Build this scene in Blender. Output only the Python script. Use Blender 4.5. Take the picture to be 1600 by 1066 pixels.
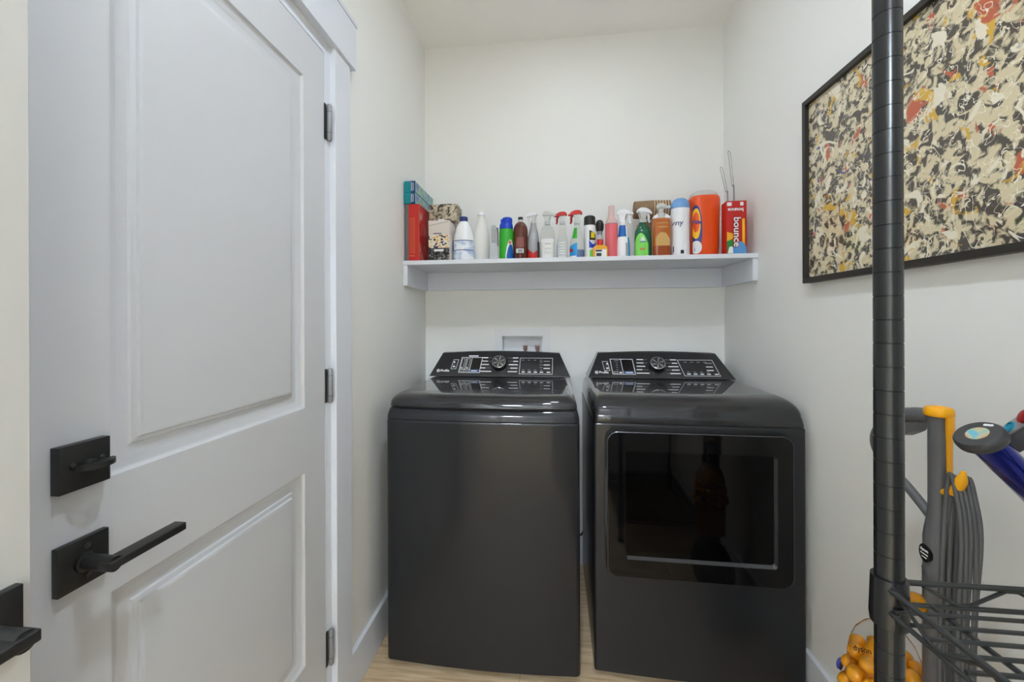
import bpy, bmesh, math, random
from mathutils import Vector, Matrix
random.seed(7)
for o in list(bpy.data.objects): bpy.data.objects.remove(o, do_unlink=True)
scene = bpy.context.scene
C = scene.collection
PI = math.pi

# ------------------------------------------------------------------ camera
F, CX, V0 = 640.0, 784.84, 502.18
cd = bpy.data.cameras.new('camera'); cam = bpy.data.objects.new('camera', cd); C.objects.link(cam)
cd.sensor_fit = 'HORIZONTAL'; cd.sensor_width = 36.0; cd.lens = F / 1600 * 36
cd.shift_x = (800 - CX) / 1600; cd.shift_y = (V0 - 533) / 1600
cd.clip_start = 0.02
cam.location = (0.6724, -2.1519, 1.251)
cam.matrix_world = (Matrix.Translation((0.6724, -2.1519, 1.251)) @ Matrix.Rotation(0.1178, 4, 'Z')
                    @ Matrix.Rotation(PI / 2, 4, 'X') @ Matrix.Rotation(-0.0037, 4, 'Z'))
scene.camera = cam

# ------------------------------------------------------------------ world, exposure
w = bpy.data.worlds.new('world'); scene.world = w; w.use_nodes = True
w.node_tree.nodes['Background'].inputs[0].default_value = (0.9, 0.95, 1.0, 1)
w.node_tree.nodes['Background'].inputs[1].default_value = 0.3
LAMP_1, LAMP_2 = 66.0, 400.0  # emission of the ceiling downlights in the laundry room
HALL_FILL = 175.0          # emission of the unseen fill light added in the hall
vs = scene.view_settings
vs.view_transform = 'Standard'; vs.look = 'None'; vs.gamma = 1.0; vs.use_curve_mapping = False
vs.exposure = 0.93
scene.cycles.max_bounces = 20; scene.cycles.diffuse_bounces = 12   # white room: let the light bounce

# ------------------------------------------------------------------ materials
def lin(v):
    v /= 255.0
    return v / 12.92 if v <= 0.04045 else ((v + 0.055) / 1.055) ** 2.4
def rgb(r, g, b): return (lin(r), lin(g), lin(b), 1)
MATS = {}
def pm(name, col, rough=0.5, metal=0.0, spec=0.5, coat=0.0, trans=0.0, ior=1.45, bump=None, vary=None, emit=None, alpha=1.0, coat_rough=0.03):
    m = bpy.data.materials.new(name); m.use_nodes = True
    nt = m.node_tree; p = nt.nodes['Principled BSDF']
    p.inputs['Base Color'].default_value = rgb(*col)
    p.inputs['Roughness'].default_value = rough
    p.inputs['Metallic'].default_value = metal
    p.inputs['Specular IOR Level'].default_value = spec
    p.inputs['Coat Weight'].default_value = coat
    p.inputs['Coat Roughness'].default_value = coat_rough
    p.inputs['Transmission Weight'].default_value = trans
    p.inputs['IOR'].default_value = ior
    p.inputs['Alpha'].default_value = alpha
    if emit:
        p.inputs['Emission Color'].default_value = rgb(*emit[0]); p.inputs['Emission Strength'].default_value = emit[1]
    tc = nt.nodes.new('ShaderNodeTexCoord')
    if bump:
        n = nt.nodes.new('ShaderNodeTexNoise'); n.inputs['Scale'].default_value = bump[0]; n.inputs['Detail'].default_value = 3
        b = nt.nodes.new('ShaderNodeBump'); b.inputs['Strength'].default_value = bump[1]; b.inputs['Distance'].default_value = 0.002
        nt.links.new(tc.outputs['Object'], n.inputs['Vector']); nt.links.new(n.outputs['Fac'], b.inputs['Height'])
        nt.links.new(b.outputs['Normal'], p.inputs['Normal'])
    if vary:                                   # (scale, second colour)
        n = nt.nodes.new('ShaderNodeTexNoise'); n.inputs['Scale'].default_value = vary[0]; n.inputs['Detail'].default_value = 4
        mx = nt.nodes.new('ShaderNodeMix'); mx.data_type = 'RGBA'
        mx.inputs['A'].default_value = rgb(*col); mx.inputs['B'].default_value = rgb(*vary[1])
        nt.links.new(tc.outputs['Object'], n.inputs['Vector']); nt.links.new(n.outputs['Fac'], mx.inputs['Factor'])
        nt.links.new(mx.outputs['Result'], p.inputs['Base Color'])
    MATS[name] = m
    return m
def ramp_mat(name, stops, scale, rough=0.5, detail=3, kind='noise', stretch=(1, 1, 1), distort=0.0, coat=0.0, constant=True):
    m = pm(name, (200, 200, 200), rough, coat=coat)
    nt = m.node_tree; p = nt.nodes['Principled BSDF']
    tc = nt.nodes.new('ShaderNodeTexCoord'); mp = nt.nodes.new('ShaderNodeMapping'); mp.inputs['Scale'].default_value = stretch
    nt.links.new(tc.outputs['Object'], mp.inputs['Vector'])
    if kind == 'noise':
        n = nt.nodes.new('ShaderNodeTexNoise'); n.inputs['Scale'].default_value = scale; n.inputs['Detail'].default_value = detail
        n.inputs['Distortion'].default_value = distort; out = n.outputs['Fac']
    elif kind == 'wave':
        n = nt.nodes.new('ShaderNodeTexWave'); n.inputs['Scale'].default_value = scale; n.inputs['Distortion'].default_value = distort
        n.inputs['Detail'].default_value = detail; out = n.outputs['Fac']
    else:
        n = nt.nodes.new('ShaderNodeTexVoronoi'); n.inputs['Scale'].default_value = scale; out = n.outputs['Distance']
    nt.links.new(mp.outputs['Vector'], n.inputs['Vector'])
    r = nt.nodes.new('ShaderNodeValToRGB'); r.color_ramp.interpolation = 'CONSTANT' if constant else 'LINEAR'
    el = r.color_ramp.elements
    for i, (pos, col) in enumerate(stops):
        e = el[i] if i < 2 else el.new(pos)
        e.position = pos; e.color = rgb(*col)
    nt.links.new(out, r.inputs['Fac']); nt.links.new(r.outputs['Color'], p.inputs['Base Color'])
    return m

M = MATS
pm('wall', (238, 238, 235), 0.5, spec=0.22, bump=(180, 0.05))
pm('ceiling', (243, 242, 239), 0.9, spec=0.2, bump=(90, 0.08))
pm('trim', (222, 226, 234), 0.38)
pm('door_paint', (208, 210, 214), 0.34, bump=(300, 0.03))
pm('door_warm', (200, 198, 193), 0.4)
pm('black_metal', (34, 34, 34), 0.38, spec=0.5, vary=(60, (44, 44, 43)))
pm('black_edge', (62, 62, 60), 0.35)
pm('hinge_metal', (150, 151, 154), 0.4, metal=0.3)
pm('hinge_dark', (70, 70, 73), 0.4, metal=0.6)
pm('cabinet', (31, 32, 35), 0.42, metal=0.1, spec=0.3, coat=0.4, coat_rough=0.05)
pm('cabinet_top', (34, 34, 37), 0.34, metal=0.35, spec=0.3, coat=1.0, coat_rough=0.025)
pm('console', (40, 40, 42), 0.3, metal=0.2, coat=0.8, coat_rough=0.05)
pm('seam', (10, 10, 10), 0.6)
pm('black_glass', (8, 8, 9), 0.05, spec=0.4)
pm('window_glass', (3, 3, 3), 0.04, spec=0.25)
pm('door_edge', (92, 92, 95), 0.25, metal=0.7)
pm('ink_white', (244, 244, 244), 0.5)
pm('ink_grey', (150, 150, 152), 0.5)
pm('screen_dark', (22, 20, 19), 0.15)
pm('screen_blue', (44, 62, 92), 0.3, emit=((60, 90, 140), 0.25))
pm('chrome', (205, 205, 208), 0.16, metal=1.0)
pm('knob_face', (84, 84, 88), 0.3, metal=0.7)
pm('knob_black', (24, 24, 25), 0.3)
pm('plastic_white', (232, 233, 236), 0.4)
pm('box_grey', (150, 152, 157), 0.5)
pm('copper', (150, 120, 112), 0.4, metal=0.4)
pm('red', (200, 36, 28), 0.35)
pm('dark_red', (150, 14, 18), 0.35)
pm('rubber', (40, 40, 41), 0.5)
pm('rack_black', (28, 29, 29), 0.24, spec=0.6)
pm('rack_wire', (40, 41, 40), 0.35, spec=0.5)
pm('frame_black', (44, 40, 36), 0.45)
pm('lens_a', (255, 255, 255), 0.5, emit=((232, 242, 255), LAMP_1))
pm('lens_b', (255, 255, 255), 0.5, emit=((232, 242, 255), LAMP_2))
pm('hall_fill_lens', (255, 255, 255), 0.5, emit=((226, 240, 255), HALL_FILL))
def ptn(name, col, rough=0.35, **k): return pm(name, col, rough, **k)
ptn('vac_grey', (92, 92, 94), 0.4); ptn('vac_dark', (58, 58, 60), 0.4); ptn('vac_yellow', (246, 174, 14), 0.35)
ptn('cyclone_gold', (226, 152, 22), 0.28, coat=0.5); ptn('clear_bin', (250, 250, 250), 0.03, trans=1.0, ior=1.06)
ptn('amber_clear', (232, 160, 30), 0.1, trans=0.6, ior=1.3); ptn('cord_grey', (88, 89, 91), 0.42)
ptn('dot_blue', (52, 60, 150), 0.3); ptn('stick_blue', (14, 32, 138), 0.16, metal=0.75, coat=0.6)
ptn('stick_dark', (62, 62, 63), 0.35); ptn('stick_silver', (170, 170, 173), 0.3, metal=0.4)
ptn('teal_button', (30, 150, 180), 0.3)
ramp_mat('stick_screen', [(0.0, (90, 140, 200)), (0.42, (110, 180, 200)), (0.5, (190, 190, 150)), (0.58, (200, 150, 130)), (0.7, (120, 140, 210))], 38, 0.2, 1, constant=False)
# shelf goods
ptn('teal', (0, 132, 140)); ptn('navy', (24, 36, 110)); ptn('box_red', (190, 36, 28), 0.4)
ramp_mat('box_red_art', [(0.0, (120, 16, 18)), (0.44, (186, 30, 28)), (0.55, (206, 60, 56)), (0.68, (196, 150, 146))], 16, 0.4, 2, constant=False)
ramp_mat('wrap_art', [(0.0, (96, 150, 120)), (0.4, (120, 160, 200)), (0.55, (150, 190, 150)), (0.66, (90, 110, 180))], 24, 0.35, 2, constant=False)
ramp_mat('tissue_camo', [(0.0, (70, 66, 58)), (0.43, (176, 162, 138)), (0.53, (206, 194, 170)), (0.62, (120, 110, 92))], 34, 0.6, 3, distort=1.2)
ramp_mat('tissue_face', [(0.0, (70, 66, 76)), (0.40, (222, 214, 200)), (0.56, (226, 190, 120)), (0.64, (206, 120, 70)), (0.68, (226, 220, 206))], 40, 0.6, 1, distort=0.8)
ramp_mat('tissue_black', [(0.0, (26, 24, 24)), (0.54, (190, 188, 184)), (0.58, (30, 28, 28))], 42, 0.6, 1, distort=2.0)
ptn('tissue_pink', (214, 204, 196), 0.6)
ptn('bottle_white', (236, 238, 242), 0.35); ptn('bottle_offwhite', (226, 225, 221), 0.4); ptn('cap_navy', (30, 50, 120))
ramp_mat('bleach_label', [(0.0, (90, 140, 205)), (0.46, (200, 214, 232)), (0.56, (232, 236, 242))], 30, 0.4, 1, constant=False)
ptn('silver', (170, 171, 174), 0.35, metal=0.5); ptn('silver_dark', (110, 110, 112), 0.4, metal=0.4)
ptn('green', (52, 172, 44)); ptn('blue', (12, 62, 190)); ptn('lbl_blue', (18, 96, 176)); ptn('lbl_white', (228, 230, 232)); ptn('lbl_orange', (206, 120, 66))
ptn('amber_brown', (96, 34, 12), 0.1, trans=0.25, coat=0.5); ptn('brown_label', (140, 84, 76), 0.5)
ptn('steel_label', (158, 160, 164), 0.4); ptn('clear_plastic', (238, 240, 236), 0.08, trans=0.85, ior=1.12)
ptn('frost', (226, 228, 226), 0.3, trans=0.35, ior=1.2)
ptn('blue_liquid', (10, 96, 176), 0.15, coat=0.5); ptn('label_sky', (40, 150, 214)); ptn('can_black', (46, 44, 42), 0.4)
ptn('lbl_yellow', (226, 200, 20)); ptn('lbl_black', (24, 24, 26)); ptn('yellow_orange', (232, 168, 36)); ptn('pink', (226, 108, 116), 0.3)
ptn('pink_clear', (236, 210, 208), 0.2, trans=0.4, ior=1.15); ptn('green_dark', (12, 104, 70), 0.15, trans=0.2, coat=0.5); ptn('lime', (128, 214, 92))
ptn('kraft', (150, 122, 92), 0.7, vary=(60, (132, 104, 76))); ptn('kraft_rim', (224, 206, 178), 0.6)
ptn('kraft_carton', (120, 98, 74), 0.75)
ptn('amber_soap', (206, 112, 26), 0.12, trans=0.3, coat=0.5); ptn('amber_deep', (150, 66, 14), 0.12, coat=0.5); ptn('soap_label', (200, 160, 96), 0.5)
ptn('cap_blue', (112, 160, 214), 0.25); ptn('orange', (232, 80, 20), 0.3, coat=0.3); ptn('tide_yellow', (246, 190, 30)); ptn('tide_blue', (38, 62, 140))
ptn('bounce_green', (44, 132, 52)); ptn('bounce_sky', (90, 150, 206)); ptn('purple', (92, 66, 120))
ptn('wire_steel', (150, 150, 152), 0.3, metal=0.9)

# art print: generic mottled abstract in the picture's colours
def art_material():
    m = pm('art_print', (220, 210, 180), 0.55, coat=1.0, coat_rough=0.05); nt = m.node_tree; p = nt.nodes['Principled BSDF']
    tc = nt.nodes.new('ShaderNodeTexCoord')
    def noise(scale, detail, dist, seed):
        mp = nt.nodes.new('ShaderNodeMapping'); mp.inputs['Location'].default_value = (seed, seed * 1.7, seed * 0.6)
        n = nt.nodes.new('ShaderNodeTexNoise'); n.inputs['Scale'].default_value = scale; n.inputs['Detail'].default_value = detail; n.inputs['Distortion'].default_value = dist
        nt.links.new(tc.outputs['Object'], mp.inputs['Vector']); nt.links.new(mp.outputs['Vector'], n.inputs['Vector'])
        return n.outputs['Fac']
    def step(fac, a, b):
        r = nt.nodes.new('ShaderNodeMapRange'); r.inputs['From Min'].default_value = a; r.inputs['From Max'].default_value = b
        nt.links.new(fac, r.inputs['Value']); return r.outputs['Result']
    def mix(fac, base, col):
        x = nt.nodes.new('ShaderNodeMix'); x.data_type = 'RGBA'
        nt.links.new(fac, x.inputs['Factor'])
        if isinstance(base, tuple): x.inputs['A'].default_value = rgb(*base)
        else: nt.links.new(base, x.inputs['A'])
        x.inputs['B'].default_value = rgb(*col); return x.outputs['Result']
    def band(fac, c, wd):                       # thin stroke where noise passes c
        s = nt.nodes.new('ShaderNodeMath'); s.operation = 'SUBTRACT'; nt.links.new(fac, s.inputs[0]); s.inputs[1].default_value = c
        a = nt.nodes.new('ShaderNodeMath'); a.operation = 'ABSOLUTE'; nt.links.new(s.outputs[0], a.inputs[0])
        r = nt.nodes.new('ShaderNodeMapRange'); r.inputs['From Min'].default_value = wd; r.inputs['From Max'].default_value = wd * 0.5
        nt.links.new(a.outputs[0], r.inputs['Value']); return r.outputs['Result']
    col = mix(step(noise(44, 8, 0.8, 1.3), 0.45, 0.54), (74, 66, 56), (216, 202, 166))
    col = mix(step(noise(15, 4, 1.0, 4.1), 0.63, 0.66), col, (190, 92, 56))
    col = mix(step(noise(18, 4, 1.0, 7.7), 0.61, 0.65), col, (214, 168, 50))
    col = mix(step(noise(14, 6, 1.6, 2.9), 0.60, 0.63), col, (232, 224, 202))
    col = mix(step(noise(10, 3, 1.0, 9.4), 0.69, 0.71), col, (70, 72, 120))
    col = mix(band(noise(15, 3, 1.6, 11.2), 0.5, 0.010), col, (238, 230, 208))
    nt.links.new(col, p.inputs['Base Color'])
    return m
art_material()

def wood_material():
    m = pm('floor_wood', (198, 176, 146), 0.45); nt = m.node_tree; p = nt.nodes['Principled BSDF']
    tc = nt.nodes.new('ShaderNodeTexCoord'); mp = nt.nodes.new('ShaderNodeMapping'); mp.inputs['Scale'].default_value = (1.2, 14, 1)
    n = nt.nodes.new('ShaderNodeTexNoise'); n.inputs['Scale'].default_value = 5; n.inputs['Detail'].default_value = 8; n.inputs['Distortion'].default_value = 0.6
    r = nt.nodes.new('ShaderNodeValToRGB'); e = r.color_ramp.elements
    e[0].position = 0.3; e[0].color = rgb(178, 150, 116); e[1].position = 0.68; e[1].color = rgb(222, 198, 162)
    oi = nt.nodes.new('ShaderNodeObjectInfo'); mx = nt.nodes.new('ShaderNodeMix'); mx.data_type = 'RGBA'; mx.blend_type = 'MULTIPLY'
    mx.inputs['Factor'].default_value = 0.3
    ad = nt.nodes.new('ShaderNodeVectorMath'); ad.operation = 'ADD'
    nt.links.new(tc.outputs['Object'], ad.inputs[0]); nt.links.new(oi.outputs['Location'], ad.inputs[1])
    nt.links.new(ad.outputs[0], mp.inputs['Vector']); nt.links.new(mp.outputs['Vector'], n.inputs['Vector'])
    nt.links.new(n.outputs['Fac'], r.inputs['Fac']); nt.links.new(r.outputs['Color'], mx.inputs['A'])
    v = nt.nodes.new('ShaderNodeMapRange'); v.inputs['To Min'].default_value = 0.75
    nt.links.new(oi.outputs['Random'], v.inputs['Value']); cb = nt.nodes.new('ShaderNodeCombineColor')
    for i in range(3): nt.links.new(v.outputs['Result'], cb.inputs[i])
    nt.links.new(cb.outputs[0], mx.inputs['B']); nt.links.new(mx.outputs['Result'], p.inputs['Base Color'])
wood_material()

# ------------------------------------------------------------------ mesh helpers
def merge(bm, t):
    vm = {v: bm.verts.new(v.co) for v in t.verts}
    for f in t.faces:
        try: bm.faces.new([vm[v] for v in f.verts])
        except ValueError: pass
    t.free()
def box(bm, x0, x1, y0, y1, z0, z1, bev=0.0, seg=2, mat=None):
    t = bmesh.new(); vs_ = [t.verts.new((x, y, z)) for z in (z0, z1) for y in (y0, y1) for x in (x0, x1)]
    for q in ((0, 2, 3, 1), (4, 5, 7, 6), (0, 1, 5, 4), (2, 6, 7, 3), (0, 4, 6, 2), (1, 3, 7, 5)): t.faces.new([vs_[i] for i in q])
    if bev: bmesh.ops.bevel(t, geom=list(t.edges), offset=bev, segments=seg, profile=0.6, affect='EDGES')
    if mat is not None:
        for v in t.verts: v.co = mat @ v.co
    merge(bm, t); return bm
def loops(bm, ls, cap0=True, cap1=True, closed=True):
    """skin a list of equal-length loops"""
    rows = [[bm.verts.new(p) for p in l] for l in ls]
    n = len(rows[0])
    for a, b in zip(rows, rows[1:]):
        for i in range(n if closed else n - 1):
            j = (i + 1) % n
            try: bm.faces.new((a[i], a[j], b[j], b[i]))
            except ValueError: pass
    if cap0: bm.faces.new(list(reversed(rows[0])))
    if cap1: bm.faces.new(rows[-1])
    return bm
def lathe(bm, prof, c=(0, 0, 0), seg=24, sx=1.0, sy=1.0, power=2.0):
    """profile (r, z) spun round a vertical axis; power > 2 squares the section"""
    def pt(r, z, a):
        ca, sa = math.cos(a), math.sin(a)
        k = (abs(ca) ** power + abs(sa) ** power) ** (-1 / power)
        return (c[0] + r * sx * ca * k, c[1] + r * sy * sa * k, c[2] + z)
    return loops(bm, [[pt(max(r, 1e-5), z, 2 * PI * i / seg) for i in range(seg)] for r, z in prof])
def frame_of(d):
    d = Vector(d).normalized(); u = Vector((0, 0, 1)) if abs(d.z) < 0.9 else Vector((1, 0, 0))
    a = d.cross(u).normalized(); return a, d.cross(a).normalized() * -1
def cyl(bm, p0, p1, r0, r1=None, seg=16):
    r1 = r0 if r1 is None else r1; p0, p1 = Vector(p0), Vector(p1); a, b = frame_of(p1 - p0)
    return loops(bm, [[p + (a * math.cos(2 * PI * i / seg) + b * math.sin(2 * PI * i / seg)) * r for i in range(seg)] for p, r in ((p0, r0), (p1, r1))])
def axis_lathe(bm, prof, p0, d, seg=20):
    """profile (r, t) along direction d from p0"""
    p0 = Vector(p0); d = Vector(d).normalized(); a, b = frame_of(d)
    return loops(bm, [[p0 + d * t + (a * math.cos(2 * PI * i / seg) + b * math.sin(2 * PI * i / seg)) * max(r, 1e-5) for i in range(seg)] for r, t in prof])
def smooth_path(pts, n=8):
    pts = [Vector(p) for p in pts]; out = []
    P = [pts[0] * 2 - pts[1]] + pts + [pts[-1] * 2 - pts[-2]]
    for i in range(1, len(P) - 2):
        for k in range(n):
            t = k / n; p0, p1, p2, p3 = P[i - 1:i + 3]
            out.append(0.5 * ((2 * p1) + (p2 - p0) * t + (2 * p0 - 5 * p1 + 4 * p2 - p3) * t * t + (3 * p1 - p0 - 3 * p2 + p3) * t ** 3))
    out.append(pts[-1]); return out
def tube(bm, pts, r, seg=10, smooth=0, flat=1.0):
    pts = smooth_path(pts, smooth) if smooth else [Vector(p) for p in pts]
    rs = r if isinstance(r, (list, tuple)) else None
    t0 = (pts[1] - pts[0]).normalized(); a, b = frame_of(t0); ls = []
    for i, p in enumerate(pts):
        t = ((pts[min(i + 1, len(pts) - 1)] - pts[max(i - 1, 0)])).normalized()
        a = (a - t * a.dot(t)).normalized(); b = t.cross(a)
        if rs:
            f = i / (len(pts) - 1) * (len(rs) - 1); k = min(int(f), len(rs) - 2); rr = rs[k] + (rs[k + 1] - rs[k]) * (f - k)
        else: rr = r
        ls.append([p + a * math.cos(2 * PI * j / seg) * rr + b * math.sin(2 * PI * j / seg) * rr * flat for j in range(seg)])
    return loops(bm, ls)
def prism(bm, poly, o, u, v, n, t0, t1):
    """2-D polygon (a, b) in the frame o + a u + b v, extruded along n from t0 to t1"""
    o, u, v, n = Vector(o), Vector(u), Vector(v), Vector(n)
    return loops(bm, [[o + u * a + v * b + n * t for a, b in poly] for t in (t0, t1)])
def rrect(x0, x1, z0, z1, r, n=6):
    out = []
    for cx, cz, a0 in ((x1 - r, z0 + r, -PI / 2), (x1 - r, z1 - r, 0), (x0 + r, z1 - r, PI / 2), (x0 + r, z0 + r, PI)):
        for i in range(n + 1):
            a = a0 + PI / 2 * i / n; out.append((cx + r * math.cos(a), cz + r * math.sin(a)))
    return out
def B(): return bmesh.new()
def obj(name, bm, mat, parent=None, smooth=40, **props):
    bmesh.ops.recalc_face_normals(bm, faces=bm.faces)
    me = bpy.data.meshes.new(name); bm.to_mesh(me); bm.free()
    me.materials.append(M[mat] if isinstance(mat, str) else mat)
    if smooth:
        me.shade_smooth(); me.set_sharp_from_angle(angle=math.radians(smooth))
    o = bpy.data.objects.new(name, me); C.objects.link(o)
    if parent: o.parent = parent
    for k, v in props.items(): o[k] = v
    return o
def tag(o, label, cat, group=None):
    o['label'] = label; o['category'] = cat
    if group: o['group'] = group
    return o
def thing(name, label, cat, loc=(0, 0, 0), rz=0.0, group=None):
    o = bpy.data.objects.new(name, None); C.objects.link(o); o.empty_display_size = 0.05
    o.location = loc; o.rotation_euler = (0, 0, rz)
    return tag(o, label, cat, group)
def struct(name, bm, mat, label, cat, parent=None, smooth=0):
    o = obj(name, bm, mat, parent, smooth); o['kind'] = 'structure'
    if not parent: tag(o, label, cat)
    return o
def copy_tree(o, parent=None):
    c_ = o.copy(); C.objects.link(c_)
    if parent: c_.parent = parent
    for ch in [x for x in bpy.data.objects if x.parent == o]: copy_tree(ch, c_)
    return c_
def text_bm(body, size, o, u, v, n, lift=0.0004, thick=0.0006, align='CENTER', bold=0.0, xs=1.0, shear=0.0):
    cu = bpy.data.curves.new('t', 'FONT'); cu.body = body; cu.size = size; cu.align_x = align; cu.align_y = 'CENTER'; cu.offset = bold; cu.shear = shear
    cu.resolution_u = 3
    ob = bpy.data.objects.new('t', cu); C.objects.link(ob)
    dg = bpy.context.evaluated_depsgraph_get(); me = ob.evaluated_get(dg).to_mesh()
    bm = B(); o, u, v, n = Vector(o), Vector(u).normalized(), Vector(v).normalized(), Vector(n).normalized()
    vs_ = [bm.verts.new(o + u * (q.co.x * xs) + v * q.co.y + n * (lift + thick)) for q in me.vertices]
    for p in me.polygons:
        try: bm.faces.new([vs_[i] for i in p.vertices])
        except ValueError: pass
    ob.evaluated_get(dg).to_mesh_clear(); bpy.data.objects.remove(ob); bpy.data.curves.remove(cu)
    if len(bm.faces):
        r = bmesh.ops.extrude_face_region(bm, geom=list(bm.faces))
        for e in r['geom']:
            if isinstance(e, bmesh.types.BMVert): e.co -= n * thick
    return bm

# ================================================================== THE ROOM
W, H, YF = 1.529, 2.722, -2.53           # width, ceiling, front wall (behind the camera)
T = 0.12
# floor: planks running left to right
fl = B(); box(fl, -T, W + T, -6.2, T, -0.06, -0.004); floor = struct('floor', fl, 'seam', 'light oak plank floor under the washer and dryer', 'floor')
PW = 0.178; row = 0; y = 0.06
pk = {}
while y > -6.1:
    off = (row * 0.43) % 1.2; x = -T - off
    while x < W + T:
        x0, x1 = max(x, -T), min(x + 1.2, W + T)
        if x1 - x0 > 0.02:
            key = round(x1 - x0, 3)
            if key not in pk:
                b = B(); L = (x1 - x0) / 2
                box(b, -L + .0006, L - .0006, -PW / 2 + .0006, PW / 2 - .0006, -0.004, 0.0)
                pk[key] = obj('plank', b, 'floor_wood', floor, 0); o = pk[key]
            else:
                o = bpy.data.objects.new('plank', pk[key].data); C.objects.link(o); o.parent = floor
            o.location = ((x0 + x1) / 2, y - PW / 2, 0)
        x += 1.2
    y -= PW; row += 1
b = B(); box(b, -T, W + T, -6.2, T, H, H + 0.1); struct('ceiling', b, 'ceiling', 'plain white ceiling above the shelf', 'ceiling')
b = B(); box(b, -T, W + T, 0, T, 0, H)
# recess for the outlet box is cut by building the back wall from pieces
b.free(); b = B()
OX0, OX1, OZ0, OZ1 = 0.4146, 0.6303, 0.985, 1.174
box(b, -T, OX0, 0, T, 0, H); box(b, OX1, W + T, 0, T, 0, H); box(b, OX0, OX1, 0, T, 0, OZ0); box(b, OX0, OX1, 0, T, OZ1, H)
struct('wall_back', b, 'wall', 'off-white back wall behind the washer and dryer', 'wall')
b = B(); box(b, W, W + T, -6.2, 0, 0, H); struct('wall_right', b, 'wall', 'off-white right wall carrying the framed picture', 'wall')
DY0, DY1, DZ = -1.742, -0.963, 2.087     # door opening in the left wall
b = B(); box(b, -T, 0, DY1, 0, 0, H); box(b, -T, 0, -6.2, DY0, 0, H); box(b, -T, 0, DY0, DY1, DZ, H)
struct('wall_left', b, 'wall', 'off-white left wall around the white panelled door', 'wall')
# front wall with the doorway the photograph was taken through
GX0, GX1 = 0.06, 0.90
b = B(); box(b, 0, GX0, YF - 0.1, YF, 0, H); box(b, GX1, W, YF - 0.1, YF, 0, H); box(b, GX0, GX1, YF - 0.1, YF, 2.06, H)
struct('wall_front', b, 'wall', 'off-white wall with the open doorway behind the viewer', 'wall')
b = B(); box(b, -T, W + T, -6.3, -6.2, 0, H); struct('wall_hall', b, 'wall', 'off-white hall wall beyond the open doorway', 'wall')
# baseboards
BH = 0.1446
def bboard(name, x0, x1, y0, y1, label):
    b = B(); box(b, x0, x1, y0, y1, 0, BH, 0.0015, 1); struct(name, b, 'trim', label, 'baseboard')
bboard('baseboard_left', 0, 0.015, -0.8676, 0, 'white baseboard on the left wall beside the washer')
bboard('baseboard_right', W - 0.015, W, YF, 0, 'white baseboard on the right wall beside the dryer')
bboard('baseboard_back', 0.015, W - 0.015, -0.015, 0, 'white baseboard on the back wall between the machines')

# ------------------------------------------------------------------ closed door in the left wall
dA, dB, dZ0, dZ1 = -1.708, -0.997, 0.012, 2.056
fx = 0.0
b = B()
ys = [dA, -1.600, -1.0945, dB]; zs = [dZ0, 0.302, 0.8395, 1.011, 1.934, dZ1]
g = {}
def gv(i, j):
    if (i, j) not in g: g[i, j] = b.verts.new((fx, ys[i], zs[j]))
    return g[i, j]
for i in range(3):
    for j in range(5):
        if i == 1 and j in (1, 3): continue
        b.faces.new((gv(i, j), gv(i + 1, j), gv(i + 1, j + 1), gv(i, j + 1)))
box(b, fx - 0.035, fx - 0.017, dA, dB, dZ0, dZ1)
for (p, q) in (((dA, dZ0), (dB, dZ0)), ((dB, dZ0), (dB, dZ1)), ((dB, dZ1), (dA, dZ1)), ((dA, dZ1), (dA, dZ0))):
    vv = [b.verts.new((fx, p[0], p[1])), b.verts.new((fx, q[0], q[1])), b.verts.new((fx - .035, q[0], q[1])), b.verts.new((fx - .035, p[0], p[1]))]
    b.faces.new(vv)
door = struct('door_1', b, 'door_paint', 'closed white two-panel door with black lever in the left wall', 'door')
for z0, z1 in ((0.302, 0.8395), (1.011, 1.934)):
    pr = [(0, 0), (0.0035, -0.0005), (0.006, -0.004), (0.010, -0.006), (0.016, -0.0075), (0.021, -0.0105), (0.0235, -0.0112), (0.041, -0.0112), (0.0435, -0.0085),
          (0.048, -0.0072), (0.051, -0.0068), (0.053, -0.0035), (0.057, -0.0025), (0.059, -0.0025)]
    b = B()
    rows = [[(fx + dpt * 1.35, -1.600 + o_, z0 + o_), (fx + dpt * 1.35, -1.0945 - o_, z0 + o_), (fx + dpt * 1.35, -1.0945 - o_, z1 - o_), (fx + dpt * 1.35, -1.600 + o_, z1 - o_)] for o_, dpt in pr]
    loops(b, rows, cap0=False, cap1=True)
    obj('panel', b, 'door_paint', door, 30)
# hinges
for zt, zb in ((1.908, 1.801), (1.109, 1.008), (0.3196, 0.2149)):
    b = B(); yy = -0.981
    lathe(b, [(0, zb - .003), (.005, zb - .002), (.0062, zb), (.0075, zb + .002), (.0075, zt - .002), (.0062, zt), (.005, zt + .002), (0, zt + .003)], (0.0085, yy, 0), 14)
    hg = obj('hinge', b, 'hinge_metal', door, 40)
    b = B(); hh = (zt - zb) / 5
    for k in (1, 4): lathe(b, [(0.0079, zb + k * hh - .0006), (.0079, zb + k * hh + .0006)], (0.0085, yy, 0), 14)
    obj('knuckle_joint', b, 'hinge_dark', hg, 40)
    b = B(); box(b, 0.0003, 0.0022, yy - .016, yy - .006, zb, zt); obj('hinge_leaf', b, 'hinge_dark', hg, 0)
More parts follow.
